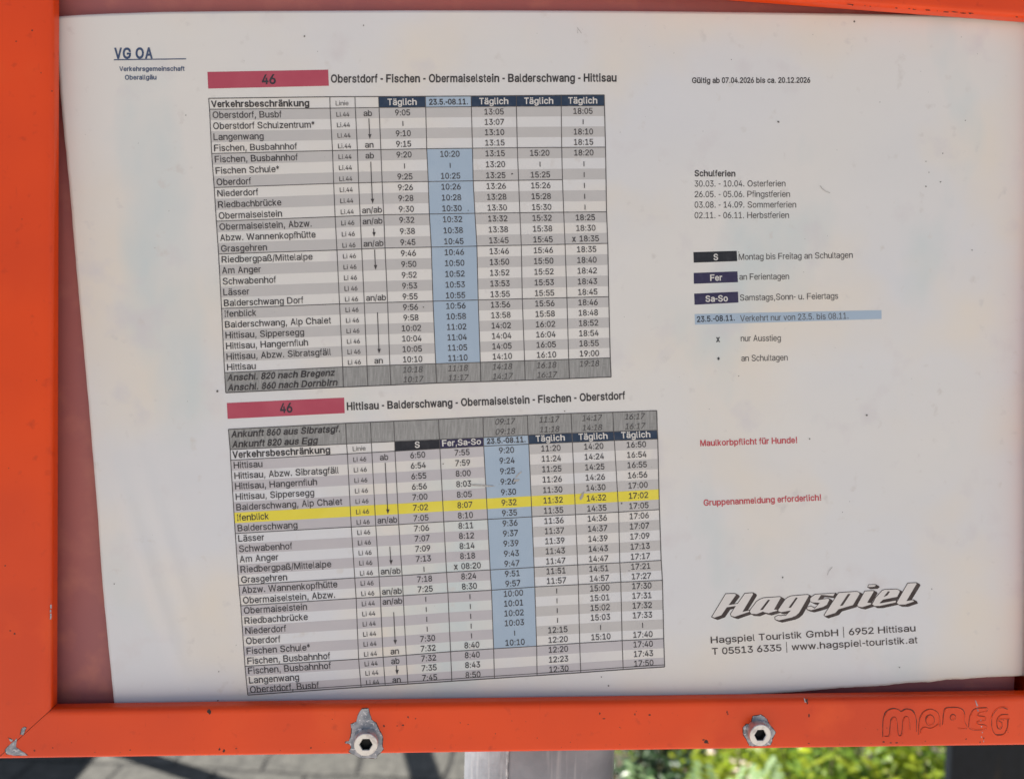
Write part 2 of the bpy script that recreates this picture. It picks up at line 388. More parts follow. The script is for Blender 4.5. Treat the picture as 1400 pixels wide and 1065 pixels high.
fern('pale green fern with a ribbed frond curling under the frame, left of the right bolt', spot(985, 1060, 1.5, 0),
     [(*P3(962, 1046, 1.38), .10), (*P3(1022, 1050, 1.42), .10), (*P3(1005, 1068, 1.36), .08), (*P3(1062, 1040, 1.6), .12)], 11)
fern('small pale fern frond reaching across the dark gap beside the galvanised post', spot(930, 1060, 1.45, 0),
     [(*P3(868, 1047, 1.30), .10), (*P3(900, 1068, 1.3), .09)], 12)

# ------------------------------------------------------------------ notice case: orange frame bars, backing, bolts
LIP = .0058                                              # depth of the bar's inner lip
case = empty('notice_case', (post_c.x, 0, -.17))
tag(case, 'chipped orange metal display case framing the bus timetable, with two bolts along its bottom bar', 'display case')
FR = {'bl_i': (69.5, 970.0), 'bl_o': (-5, 1038), 'br_i': (1413, 950.2), 'br_o': (1486, 1018),
      'tl_i': (72, -77), 'tl_o': (-22, -152), 'tr_i': (1425, 24.9), 'tr_o': (1496, -40)}
FP = {k: on_plane(*v, 0.0) for k, v in FR.items()}
def bar(i0, i1, o0, o1, mats):
    """hollow-section bar swept between two mitred ends; profile runs from the rear outside over the face to the inner lip"""
    I0, I1, O0, O1 = FP[i0], FP[i1], FP[o0], FP[o1]
    wdt = ((O0 - I0).length / 1.38)
    prof = [(0, .022), (0, .0016)]                       # (millimetre position across as metres from the outside, depth)
    R = .0016
    for k in range(1, 6): a = math.pi/2*k/5; prof.append((R - R*math.cos(a), R - R*math.sin(a)))
    for k in range(1, 8): prof.append((R + (wdt - 2*R - .0014)*k/7, 0))
    R2 = .0022
    for k in range(1, 7): a = math.pi/2*k/6; prof.append((wdt - R2 + R2*math.sin(a), R2 - R2*math.cos(a)))
    prof += [(wdt, .0040), (wdt, LIP), (wdt - .006, LIP), (wdt - .006, .022)]
    n = 40; V = []; Fs = []; gap = .00016
    for s in range(n + 1):
        for (a, d) in prof:
            t = a / wdt; P = O0.lerp(I0, t); Q = O1.lerp(I1, t)
            L = (Q - P).length; u = gap / L + (1 - 2*gap / L) * s / n
            p = P.lerp(Q, u); p = Vector((p.x, d, p.z))
            V.append(p)
    m = len(prof)
    for s in range(n):
        for k in range(m - 1):
            Fs.append((s*m+k, (s+1)*m+k, (s+1)*m+k+1, s*m+k+1))
        Fs.append((s*m+m-1, (s+1)*m+m-1, (s+1)*m, s*m))
    Fs.append(tuple(range(m))); Fs.append(tuple(n*m+k for k in range(m))[::-1])
    o = mesh_obj('frame_bar', V, Fs, mats, case)
    me = o.data; bm = bmesh.new(); bm.from_mesh(me); bmesh.ops.recalc_face_normals(bm, faces=bm.faces); bm.to_mesh(me); bm.free()
    me.polygons.foreach_set('use_smooth', [len(p.vertices) == 4 for p in me.polygons])
    for e in me.edges: pass
    try: me.set_sharp_from_angle(angle=math.radians(35))
    except Exception: pass
    return o
bar_left = bar('bl_i', 'tl_i', 'bl_o', 'tl_o', [M_ORANGE])
bar_bottom = bar('bl_i', 'br_i', 'bl_o', 'br_o', [M_ORANGE])
bar_top = bar('tl_i', 'tr_i', 'tl_o', 'tr_o', [M_ORANGE])
bar_right = bar('br_i', 'tr_i', 'br_o', 'tr_o', [M_ORANGE])

# red-brown backing board behind the sheet
mb = MB()
x0, x1, z0, z1 = FP['bl_o'].x + .010, FP['tr_o'].x - .010, FP['bl_o'].z + .008, FP['tr_o'].z - .008
mb.box(x0, x1, .0112, .0160, z0, z1)
mb.build('back_panel', M_BACK, case)
mb = MB(); mb.box(FP['bl_o'].x - .001, FP['tr_o'].x + .001, .0222, .0318, FP['bl_o'].z + .0005, FP['tl_o'].z + .002); mb.build('rear_tray', M_ORANGE, case)

def flat_poly(mbx, pts_px, y, mi=0, rough=0., seed=0, dirn=0):
    """polygon given in photograph pixels laid on the plane y, a tenth of a millimetre proud of it"""
    rnd = random.Random(seed); pts = []
    for i, p in enumerate(pts_px):
        q = pts_px[(i+1) % len(pts_px)]; n = 4 if rough else 1
        for k in range(n):
            t = k/n; pts.append((p[0]*(1-t)+q[0]*t + rnd.uniform(-rough, rough), p[1]*(1-t)+q[1]*t + rnd.uniform(-rough, rough)))
    P = [on_plane(a, b, y) for a, b in pts]
    v2, tri = triangles([[(p.x*1000, p.z*1000) for p in P]])
    mbx.add([Vector((a/1000, y, b/1000)) for a, b in v2], tri, mi)
def zpts(l, x0, y0, s): return [(x0 + a*s, y0 + b*s) for a, b in l]
CH1 = zpts([(500,210),(600,205),(650,380),(720,430),(770,540),(820,640),(815,780),(830,830),(740,920),(720,966),(640,968),(480,962),(400,920),(300,870),(340,800),(320,750),(250,735),(255,710),(310,700),(340,600),(345,520),(330,450),(420,410),(435,320)], 450, 950, .0892)
CH2 = zpts([(500,240),(640,215),(740,290),(780,400),(830,430),(890,520),(840,620),(810,740),(700,755),(520,760),(440,750),(400,660),(340,570),(330,440),(390,375),(470,370)], 990, 960, .07857)
CH3 = zpts([(75,800),(245,640),(232,770),(330,830),(412,885),(230,888),(100,868)], 0, 950, .09286)
CH4 = zpts([(300,575),(322,500),(350,470),(385,480),(365,520),(345,590)], 0, 950, .09286)
CH5 = zpts([(125,630),(150,640),(190,660),(165,690),(150,670)], 0, 950, .09286)
def grow(p, k):
    cx = sum(a for a, b in p)/len(p); cy = sum(b for a, b in p)/len(p)
    return [(a + (a-cx)/max(1e-6, math.hypot(a-cx, b-cy))*k, min(b + (b-cy)/max(1e-6, math.hypot(a-cx, b-cy))*k, b + 0.1)) for a, b in p]
for i, c in enumerate((CH1, CH2, CH3, CH4, CH5)):
    rim = MB(); flat_poly(rim, grow(c, .9), -.00005, 0, .35, i); flat_poly(rim, c, -.00010, 1, .55, 20+i)
    rim.build('paint_chip', [M_GRIME, M_BARE], bar_bottom)
# dirt flecks, scratches and scars
fl = MB(); rnd = random.Random(5)
FLK = [(286,972,3,4.5),(47,1026,1.8,1.6),(72,1022,1.2,1),(300,1024,2,2.4),(306,1026,2,2.6),(323,1023,1.6,1),(178,1025,1.5,1),(425,1022,1.2,1.4),
       (525,992,1.6,1.8),(551,991,2.4,1),(558,980,1.4,1.6),(568,982,1.2,1.4),(543,992,1.2,.8),(820,975,1,2.2),(826,982,2.4,.9),(868,976,1.2,2),(888,977,2,1.6),
       (994,973,1,2.4),(995,976,1,1.6),(966,1014,4,3.4),(962,1011,2,1.4),(1103,957,2.2,3.6),(1104,961,1.6,2.2),(1106,978,1.2,3.6),(1106,1016,1.4,1),(1208,1014,2.4,1.2),
       (1218,1015,2.6,.9),(1226,1015,2.4,.9),(1265,1013,1.2,1),(1321,1010,1.4,1),(1340,1014,1,2),(1345,1009,.8,1.6),(870,972,.8,1),(640,990,1,.6),(700,985,.8,.6)]
for i, (x, y, a, b) in enumerate(FLK):
    n = 9; flat_poly(fl, [(x + a*math.cos(6.283*k/n)*rnd.uniform(.45, 1.1), y + b*math.sin(6.283*k/n)*rnd.uniform(.45, 1.1)) for k in range(n)], -.00005)
for k in range(46):
    x = rnd.uniform(90, 1395); y = 1030 - .0136*x*0 - rnd.random()**2*46 - (x/1400)*16; a = rnd.uniform(.3, .8)
    flat_poly(fl, [(x + a*math.cos(6.283*j/6)*rnd.uniform(.5, 1.2), y + a*math.sin(6.283*j/6)*rnd.uniform(.5, 1.2)) for j in range(6)], -.00006)
fl.build('dirt_fleck', M_GRIME, bar_bottom)['kind'] = 'stuff'
fl = MB()
for (x, y, a, b) in [(22,57,1.2,1.2),(44,42,1.4,1.4),(71,125,1.6,1),(7,773,1.8,1),(14,862,1.6,1),(20,866,2,1.6),(56,100,.8,.8),(30,300,.8,.8),(50,520,.8,.7),(12,640,.9,.9)]:
    flat_poly(fl, [(x + a*math.cos(6.283*k/8)*rnd.uniform(.5, 1.1), y + b*math.sin(6.283*k/8)*rnd.uniform(.5, 1.1)) for k in range(8)], -.00005)
fl.build('dirt_fleck', M_GRIME, bar_left)['kind'] = 'stuff'
sc = MB()
for (a, b, c, d) in [(1333,957,1336,965),(1335,967,1337,972),(1099,954,1101,960)]:
    flat_poly(sc, [(a, b), (a+1, b), (c+1.4, d), (c-.6, d)], -.00006)
for (x, y) in [(1341,984),(1342,993),(1343,1001),(1342,1007),(1345,1013)]:
    flat_poly(sc, [(x + .9*math.cos(1.05*k)*rnd.uniform(.5, 1.2), y + 1.3*math.sin(1.05*k)*rnd.uniform(.5, 1.2)) for k in range(6)], -.00008)
sc.build('scratch', M_BARE, bar_bottom)
sc = MB()
for (x, y, h) in [(69.5,829,2.6),(69,835,1.8),(69.3,841,2.6),(69,845,1.5)]:
    flat_poly(sc, [(x-1, y-h), (x+1, y-h), (x+1.2, y+h), (x-.8, y+h)], -.00006)
sc.build('scratch', M_BARE, bar_left)
# black weathered sealant along the top bar's lower edge
sl = MB()
for k in range(22):
    x = rnd.uniform(1150, 1400); y = 24.5 + (x - 1400)*.0757 + rnd.uniform(-.6, .8); a = rnd.choice((.6, .8, 1, 1.4, 2, 3, 5))
    flat_poly(sl, [(x + a*math.cos(6.283*j/8)*rnd.uniform(.6, 1.1), y + a*.0757*math.cos(6.283*j/8) + rnd.uniform(.5, .9)*math.sin(6.283*j/8)) for j in range(8)], -.00004)
sl.build('dirt_fleck', M_GRIME, bar_top)['kind'] = 'stuff'

# raised lettering pressed into the bottom bar
def zl(l): return [(1180 + a*.15714, 930 + b*.15714) for a, b in l]
def arc(cx, cy, rx, ry, a0=0, a1=360, n=16): return [(cx + rx*math.cos(math.radians(a0+(a1-a0)*k/n)), cy + ry*math.sin(math.radians(a0+(a1-a0)*k/n))) for k in range(n+1)]
EMB = [([(180,488),(178,400),(182,330),(205,270),(255,247),(305,254),(328,280),(375,249),(425,264),(455,315),(458,445)], 1.0),
       ([(180,488),(236,492),(245,345),(265,318),(288,330),(298,490),(345,478),(350,335),(372,312),(395,325),(402,430)], .55),
       ([(488,470),(492,350),(515,282),(580,247),(640,272),(662,320),(660,400)], .6), (arc(583,345,30,42), .75),
       ([(490,470),(520,400),(590,425),(655,380)], .18),
       ([(698,385),(706,300),(712,242),(780,238),(835,240),(868,262),(880,300)], .8), (arc(782,320,17,20), .7), ([(880,300),(872,350),(905,412),(868,420),(825,412)], .35),
       ([(925,405),(932,310),(955,262),(990,245),(1078,240)], .6), ([(1078,240),(1072,268),(1005,278),(985,310),(1060,318)], .4), ([(1060,318),(1058,348),(985,352),(990,385),(1070,390),(1072,425),(950,425),(925,405)], .35),
       ([(1262,242),(1215,222),(1150,247),(1112,310),(1108,400),(1135,468),(1175,484),(1230,470),(1262,420),(1272,330)], .85), ([(1272,328),(1185,332),(1165,350),(1190,362),(1205,372),(1196,420),(1172,400),(1170,330),(1200,300),(1262,300)], .7)]
rid, drt = MB(), MB()
def soften(l):
    for _ in range(2):
        q = [l[0]]
        for a, b in zip(l[:-1], l[1:]): q += [(a[0]*.78+b[0]*.22, a[1]*.78+b[1]*.22), (a[0]*.22+b[0]*.78, a[1]*.22+b[1]*.78)]
        l = q + [l[-1]]
    return l
for i, (pl_, amt) in enumerate(EMB):
    pp = []; pl_ = soften(pl_)
    for a, b in zip(pl_[:-1], pl_[1:]):
        n = max(1, int(math.hypot(b[0]-a[0], b[1]-a[1])/18)); pp += [(a[0]+(b[0]-a[0])*k/n, a[1]+(b[1]-a[1])*k/n) for k in range(n)]
    pp.append(pl_[-1]); px = zl(pp)
    P = [on_plane(a, b, .00012) for a, b in px]
    rid.tube(P, [.00031]*len(P), 8)
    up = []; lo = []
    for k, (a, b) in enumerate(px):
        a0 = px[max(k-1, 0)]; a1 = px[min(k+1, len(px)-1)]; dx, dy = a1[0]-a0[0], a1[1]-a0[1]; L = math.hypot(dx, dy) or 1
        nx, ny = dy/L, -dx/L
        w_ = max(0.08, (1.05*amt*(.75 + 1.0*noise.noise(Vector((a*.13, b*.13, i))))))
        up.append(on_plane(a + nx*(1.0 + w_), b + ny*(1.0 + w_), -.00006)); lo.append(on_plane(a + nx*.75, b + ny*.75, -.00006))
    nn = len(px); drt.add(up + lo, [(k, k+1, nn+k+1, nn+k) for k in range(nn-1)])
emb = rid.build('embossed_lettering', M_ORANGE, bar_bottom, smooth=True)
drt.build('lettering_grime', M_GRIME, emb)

def bolt(px, py, r_px, hex_px, label, yf=-.0046):
    c = on_plane(px, py, yf); mm = (on_plane(px+1, py, yf) - c).length
    R, H = r_px*mm, hex_px*mm/2
    mb = MB(); n = 48; prof = [(R*.97, .0002), (R, -.0002), (R, yf + .0006), (R*.985, yf + .00022), (R*.93, yf)]
    V = [Vector((c.x + r*math.cos(2*math.pi*k/n), y, c.z + r*math.sin(2*math.pi*k/n))) for r, y in prof for k in range(n)]
    Fs = [(i*n+k, i*n+(k+1) % n, (i+1)*n+(k+1) % n, (i+1)*n+k) for i in range(len(prof)-1) for k in range(n)]
    def hexr(k, h):
        a = 2*math.pi*k/n; s = ((a + math.pi/6) % (math.pi/3)) - math.pi/6
        return h / math.cos(((a) % (math.pi/3)) - math.pi/6)
    b0_ = len(V)
    for (h, y) in ((H*1.10, yf), (H, yf + .0004), (H*.98, yf + .0030)):
        for k in range(n):
            a = 2*math.pi*k/n + math.pi/6*0; r = hexr(k, h); ang_ = a + math.pi/2 - math.pi/6*0
            V.append(Vector((c.x + r*math.cos(a), y, c.z + r*math.sin(a))))
    top = (len(prof)-1)*n
    Fs += [(top+k, top+(k+1) % n, b0_+(k+1) % n, b0_+k) for k in range(n)]
    Fs += [(b0_+k, b0_+(k+1) % n, b0_+n+(k+1) % n, b0_+n+k) for k in range(n)]
    mb.add(V, Fs)
    o = mb.build('bolt', M_BOLT, case)
    me = o.data; bm = bmesh.new(); bm.from_mesh(me); bmesh.ops.recalc_face_normals(bm, faces=bm.faces); bm.to_mesh(me); bm.free()
    tag(o, label)
    mb = MB(); mb.add(V[b0_+n:b0_+3*n], [(k, (k+1) % n, n+(k+1) % n, n+k) for k in range(n)] + [tuple(n+k for k in range(n))])
    mb.build('hex_socket', M_SOCKET, o)
    cw = on_plane(px - .4, py - 5.2, 0); mb = MB()        # flat washer under the head
    pw = [(R*.5, -.0009), (R*1.02, -.0009), (R*1.08, -.0006), (R*1.08, .0002)]
    mb.add([Vector((cw.x + r*math.cos(2*math.pi*k/n), y, cw.z + r*math.sin(2*math.pi*k/n))) for r, y in pw for k in range(n)],
           [(i*n+k, i*n+(k+1) % n, (i+1)*n+(k+1) % n, (i+1)*n+k) for i in range(len(pw)-1) for k in range(n)])
    mb.build('washer', M_BARE, o)
bolt(500.3, 1017.6, 16.3, 15.0, 'bolt in a large bare scraped patch')
bolt(1039.8, 1004.8, 14.6, 13.6, 'bolt in a small bare patch')

# ------------------------------------------------------------------ the paper sheet
Y_SHEET, LAYER = .0079, .000028
def height(x, z):
    """how far the sheet bulges towards the viewer, in metres"""
    h = .00042*math.sin(x*23 + z*9 + 1.0) + .00035*math.sin(x*11 - z*31 + 2.2) + .00022*math.sin(x*47 + z*17)
    fade = 1/(1 + math.exp((x + .138)/.0035)) * 1/(1 + math.exp((z + .045)/.010)) * 1/(1 + math.exp(-(z + .128)/.006))
    r = x + .3*z + .1795
    h += fade*(.00095*math.exp(-(r/.0034)**2) + .00085*math.exp(-((r - .0115)/.0034)**2) + .0005*math.exp(-((r - .023)/.0042)**2))
    h += .0005*math.exp(-((z - .158)/.02)**2)*math.exp(-((x + .15)/.08)**2)
    return h
def on_sheet(px, py, layer=0):
    d = ray(px, py); y = Y_SHEET
    for _ in range(3):
        p = CAM + d*((y - CAM.y)/d.y); y = Y_SHEET - height(p.x, p.z) - layer*LAYER
    return CAM + d*((y - CAM.y)/d.y)
def interp(tab, t):
    if t <= tab[0][0]: return tab[0][1] + (t - tab[0][0])*(tab[1][1]-tab[0][1])/(tab[1][0]-tab[0][0])
    for (a, b), (c, d) in zip(tab[:-1], tab[1:]):
        if t <= c: return b + (d-b)*(t-a)/(c-a)
    return d
LEFT = [(0,67),(23,71),(70,77),(105,80.5),(160,85.5),(210,90.5),(260,95.5),(350,103),(450,112),(560,122),(700,133.5),(790,139.5),(880,148),(958,156),(1000,159)]
TOP = [(60,26),(80,23.2),(110,21),(150,19.2),(220,17),(350,15.6),(560,14.8),(700,14.8),(850,15.6),(1000,17.2),(1100,18.5),(1270,21),(1430,24)]
BOT = [(60,985),(900,985),(985,962),(1010,953),(1030,950),(1060,947.5),(1098,944.6),(1130,941.6),(1150,940),(1185,938.2),(1212,936.7),(1222,935),(1249,932.5),(1272,932),(1295,928.5),(1324,927.5),(1351,925),(1380,924.3),(1430,922)]
NU, NV = 300, 230; mb = MB()
for j in range(NV + 1):
    v = j/NV
    for i in range(NU + 1):
        u = i/NU; x0 = 90; px = x0 + (1412 - x0)*u; py = 500
        for _ in range(3):
            tp = interp(TOP, px); bt = interp(BOT, px) + (.5*noise.noise(Vector((px*.09, 0, 0))) + .35*noise.noise(Vector((px*.31, 4, 0))) if px > 1020 else 0)
            py = tp + (bt - tp)*v; lf = interp(LEFT, py) + .35*noise.noise(Vector((py*.05, 9, 0))); px = lf + (1412 - lf)*u
        mb.v.append(on_sheet(px, py))
mb.f = [(j*(NU+1)+i, (j+1)*(NU+1)+i, (j+1)*(NU+1)+i+1, j*(NU+1)+i+1) for j in range(NV) for i in range(NU)]; mb.m = [0]*len(mb.f)
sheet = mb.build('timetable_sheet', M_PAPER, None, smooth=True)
tag(sheet, 'white paper bus timetable with two printed tables, loose and slightly crooked inside the orange case', 'timetable')
md = sheet.modifiers.new('thickness', 'SOLIDIFY'); md.thickness = .00022; md.offset = -1

# letter outlines (x, y pairs per loop)
GL = {
 'A': [[16,0,201,509,276,509,463,0,395,0,287,302,276,334,264,372,250,420,232,478,245,478,228,419,213,371,201,333,191,302,85,0],[110,142,110,199,370,199,370,142]],
 'B': [[60,0,60,509,241,509,289,504,329,491,359,469,381,442,394,410,398,374,395,344,387,320,373,301,356,286,336,275,315,267,315,262,339,257,363,245,385,227,402,203,414,173,418,136,413,100,400,67,377,39,344,18,301,4,247,0],[125,57,245,57,296,63,330,80,349,105,355,137,352,161,342,184,327,203,306,218,279,228,248,231,125,231],[125,285,238,285,265,288,288,296,308,309,323,326,333,348,336,372,330,403,313,429,283,446,240,452,125,452]],
 'C': [[267,-7,205,1,150,25,104,63,70,115,48,179,40,254,48,329,70,393,104,445,150,484,205,508,267,516,305,513,340,504,373,490,402,471,427,447,448,418,463,385,473,348,408,348,401,373,389,395,375,413,357,428,337,440,315,449,292,454,267,456,223,450,184,432,150,403,125,364,109,314,103,254,109,194,125,145,151,105,184,76,223,59,267,53,292,55,315,60,337,69,357,81,375,96,389,114,401,136,408,160,473,160,463,124,448,91,428,62,402,38,373,19,341,5,305,-4]],
 'D': [[219,0,96,0,96,57,215,57,272,63,318,81,354,110,379,149,394,198,399,255,394,312,379,361,354,399,320,428,275,446,221,452,93,452,93,509,225,509,294,501,353,478,399,441,433,391,455,329,462,255,455,181,433,119,398,68,351,31,291,8],[125,509,125,0,60,0,60,509]],
 'E': [[60,0,60,509,372,509,372,452,125,452,125,286,355,286,355,229,125,229,125,57,375,57,375,0]],
 'F': [[60,0,60,509,369,509,369,452,125,452,125,278,346,278,346,221,125,221,125,0]],
 'G': [[269,-7,205,1,149,25,104,64,69,116,47,179,40,254,47,329,69,393,103,445,149,484,203,508,265,516,304,513,340,504,374,489,403,469,429,445,449,416,465,384,474,349,408,349,399,372,387,393,373,411,356,427,337,439,315,448,291,454,265,456,222,450,183,432,150,404,125,364,109,314,103,254,109,194,125,145,151,105,184,76,224,59,269,53,309,57,345,71,374,93,396,123,410,160,415,202,434,199,283,199,283,256,478,256,478,200,471,141,451,91,419,50,377,19,326,0]],
 'H': [[60,0,60,509,125,509,125,289,392,289,392,509,457,509,457,0,392,0,392,232,125,232,125,0]],
 'I': [[31,0,31,57,118,57,118,452,31,452,31,509,269,509,269,452,183,452,183,57,269,57,269,0]],
 'J': [[185,-7,124,3,75,33,44,81,33,145,33,173,98,173,98,145,104,104,122,74,149,56,185,50,220,56,248,74,266,104,272,145,272,509,336,509,336,145,326,81,294,33,246,3]],
 'K': [[104,145,104,216,122,239,139,261,157,282,174,303,193,324,212,344,364,509,448,509,231,276,228,276],[60,0,60,509,125,509,125,334,124,225,125,193,125,0],[372,0,188,259,228,309,449,0]],
 'L': [[60,0,60,509,125,509,125,57,361,57,361,0]],
 'M': [[60,0,60,509,152,509,277,187,282,174,287,159,293,141,299,123,305,103,311,84,317,65,322,49,307,49,312,65,318,83,324,102,330,121,336,140,342,158,348,174,352,187,476,509,568,509,568,0,504,0,504,291,504,308,504,327,505,347,505,369,506,391,506,413,507,435,507,457,513,457,505,433,498,409,490,386,482,363,474,341,467,322,461,305,456,291,342,0,286,0,170,291,165,304,159,321,152,340,145,361,137,384,129,408,121,432,112,457,119,457,119,437,120,416,120,394,121,372,121,350,122,328,122,309,122,291,122,0]],
 'N': [[60,0,60,509,136,509,343,183,352,169,363,151,375,130,388,107,401,82,414,55,405,54,402,81,401,108,400,134,399,157,399,178,399,195,399,509,463,509,463,0,387,0,202,290,190,310,177,331,164,354,148,381,130,413,108,452,119,454,121,417,122,384,123,354,124,328,125,307,125,291,125,0]],
 'O': [[267,-7,205,1,150,25,105,63,70,115,48,179,40,254,48,329,70,393,105,445,150,484,205,508,267,516,329,508,384,484,429,445,464,393,486,329,493,254,486,179,464,115,429,63,384,25,329,1],[267,53,310,59,349,76,383,105,408,144,425,194,430,254,425,314,408,365,383,404,349,433,310,450,267,456,223,450,184,433,151,404,125,364,109,314,103,254,109,194,125,144,151,105,184,76,223,59]],
 'P': [[60,0,60,509,235,509,289,503,332,487,366,462,390,430,404,391,409,348,404,304,390,265,366,233,332,207,289,191,235,186,109,186,109,242,233,242,269,246,297,256,318,272,333,294,342,319,344,348,342,376,333,402,318,423,297,439,268,449,232,452,125,452,125,0]],
 'R': [[60,0,60,509,236,509,290,504,333,489,367,465,390,433,405,395,409,352,405,309,390,271,367,240,333,217,289,203,236,198,96,198,96,255,234,255,269,258,298,267,319,281,334,300,342,324,345,352,342,380,334,405,319,425,298,440,269,449,233,452,125,452,125,0],[353,0,230,229,303,229,428,0]],
 'S': [[224,-9,172,-4,128,9,91,31,64,60,46,96,38,137,104,137,110,110,123,88,142,71,166,59,194,52,224,49,257,52,286,60,311,74,329,92,341,114,346,139,342,161,332,179,316,193,296,205,272,214,245,222,184,239,128,260,86,289,60,326,52,372,58,413,75,448,102,476,138,498,180,511,227,516,275,511,316,498,351,476,377,449,394,415,401,378,337,378,326,412,302,437,267,453,225,459,194,456,167,448,145,435,129,418,118,398,115,376,119,352,131,334,148,319,169,308,191,300,212,293,264,279,287,272,312,264,336,252,359,238,379,220,395,198,405,171,408,139,403,99,386,64,360,34,323,11,278,-4]],
 'T': [[32,452,32,509,417,509,417,452,257,452,257,0,193,0,193,452]],
 'U': [[259,-8,203,-2,154,15,114,43,85,80,66,124,60,173,60,509,124,509,124,178,128,144,141,113,160,87,187,68,220,56,259,52,298,56,331,68,357,87,377,113,389,144,393,178,393,509,457,509,457,173,451,124,433,80,403,43,363,15,315,-2]],
 'V': [[204,0,16,509,84,509,192,206,203,176,215,137,230,89,248,31,235,31,252,90,267,138,279,176,290,206,395,509,463,509,278,0]],
 'W': [[155,0,16,509,82,509,163,196,170,171,175,145,181,120,187,94,192,67,197,40,189,40,194,67,200,94,205,120,211,145,218,171,224,196,306,509,380,509,462,196,468,171,474,145,480,120,486,94,492,67,497,40,488,40,493,67,499,94,504,120,510,145,517,171,523,196,603,509,670,509,530,0,455,0,368,323,359,356,351,391,344,431,336,475,350,475,342,433,335,395,327,359,318,323,230,0]],
 'Z': [[42,0,42,46,273,385,289,408,306,431,323,453,341,476,348,454,317,453,285,452,254,452,223,452,40,452,40,509,397,509,397,462,169,129,152,105,134,81,116,57,97,33,90,54,121,56,152,57,183,57,214,57,399,57,399,0]],
 'a': [[160,-9,126,-5,94,5,68,22,48,45,35,73,30,108,34,138,43,161,58,179,78,193,100,203,125,211,152,216,178,220,209,224,234,227,252,230,265,235,273,243,276,255,276,257,273,279,267,297,256,311,240,322,220,329,196,331,171,329,149,322,132,313,118,301,107,288,100,274,41,291,57,322,79,346,104,364,133,375,163,382,194,384,215,383,239,379,263,372,286,360,306,343,322,320,333,290,337,251,337,0,277,0,277,52,272,52,264,38,252,25,236,12,215,1,190,-6],[170,45,202,49,228,59,248,74,263,93,272,115,276,138,276,190,270,186,259,182,246,179,231,176,216,173,200,171,186,169,175,168,154,164,134,159,117,150,103,139,95,124,92,105,94,87,102,72,114,61,130,52,149,47]],
 'b': [[229,-8,198,-5,172,4,153,17,138,31,127,46,118,59,112,59,112,0,53,0,53,509,114,509,114,319,118,319,127,331,137,346,152,360,171,373,197,381,229,384,274,378,313,361,345,332,370,293,385,245,390,189,385,133,370,84,346,45,313,16,274,-2],[220,47,253,51,279,66,301,88,316,117,325,151,328,189,325,227,316,261,301,290,280,311,253,325,220,330,188,325,161,312,140,291,125,263,116,229,113,189,116,150,125,115,140,86,162,65,188,51]],
 'c': [[207,-8,159,-2,117,16,82,46,56,85,40,133,34,187,40,243,56,291,82,330,117,360,159,378,207,384,234,383,260,377,284,368,305,356,324,341,340,322,353,301,362,277,303,262,298,276,290,289,281,301,270,311,257,319,242,325,226,329,207,330,173,325,145,310,124,287,108,258,99,224,96,187,99,151,108,117,124,89,145,66,173,51,207,46,226,48,243,52,258,58,271,66,282,76,292,89,299,102,304,117,363,102,354,78,341,56,325,37,306,21,285,9,261,-1,235,-6]],
 'd': [[195,-8,151,-2,111,16,79,45,55,84,39,133,34,189,39,245,55,293,79,332,112,361,151,378,196,384,228,381,253,373,272,360,287,346,298,331,306,319,311,319,311,509,372,509,372,0,313,0,313,59,307,59,298,46,287,31,272,17,252,4,227,-5],[205,47,236,51,263,65,284,86,299,115,309,150,312,189,309,229,300,263,284,291,263,312,237,325,205,330,172,325,145,311,124,290,108,261,99,227,96,189,99,151,109,117,124,88,145,66,172,51]],
 'e': [[212,-8,161,-2,117,16,82,46,56,85,40,132,34,187,39,242,55,290,81,329,115,359,157,378,205,384,236,382,266,374,294,361,319,341,341,315,357,282,368,242,371,194,371,169,75,169,75,221,338,221,310,202,307,237,298,269,283,294,263,314,237,326,205,330,173,326,146,313,125,294,109,270,99,241,96,211,96,178,100,139,110,106,128,80,151,61,179,50,212,46,234,48,254,53,271,61,285,73,297,88,306,105,365,91,353,63,335,39,311,19,283,4,249,-5]],
 'f': [[228,379,228,327,6,327,6,379],[81,0,81,432,84,461,96,486,113,505,135,519,161,527,187,530,207,529,222,527,234,524,243,521,227,468,222,470,215,472,206,473,195,474,171,470,154,460,145,443,142,419,142,0]],
 'g': [[207,-151,168,-148,134,-140,105,-127,82,-110,64,-91,51,-69,101,-41,110,-53,122,-66,136,-78,154,-88,178,-95,207,-97,249,-92,282,-75,304,-47,311,-6,311,68,306,68,298,56,287,41,272,28,252,16,227,8,195,5,152,10,113,27,80,53,55,90,39,136,34,191,39,246,55,293,80,332,112,361,152,378,196,384,228,382,253,373,273,360,288,346,299,331,308,319,313,319,313,379,372,379,372,-9,367,-54,350,-90,324,-117,291,-136,251,-147],[205,59,237,63,264,75,285,95,300,121,309,154,312,193,309,231,300,264,285,291,264,312,237,325,205,330,172,325,145,312,124,290,109,262,99,229,96,193,99,155,109,123,124,96,145,76,172,63]],
 'h': [[114,227,114,0,53,0,53,509,114,509,114,287,102,287,124,332,152,362,187,379,227,384,264,380,295,369,321,349,341,321,353,285,357,240,357,0,296,0,296,235,290,275,273,304,246,323,210,329,184,326,161,317,141,303,126,283,117,257]],
 'i': [[53,0,53,379,114,379,114,0],[84,443,67,446,54,455,44,468,41,483,44,499,54,512,67,521,84,524,100,521,114,512,123,499,126,483,123,468,114,455,100,446]],
 'j': [[53,379,114,379,114,-30,111,-63,102,-90,86,-113,65,-129,37,-139,4,-143,-10,-143,-10,-87,2,-87,25,-83,40,-72,50,-54,53,-29],[83,443,67,446,53,455,44,468,41,483,44,499,53,512,67,521,83,524,100,521,114,512,123,499,126,483,123,468,114,455,100,446]],
 'k': [[110,137,110,212,121,212,284,379,360,379,184,199,177,199],[53,0,53,509,114,509,114,0],[294,0,148,186,191,229,372,0]],
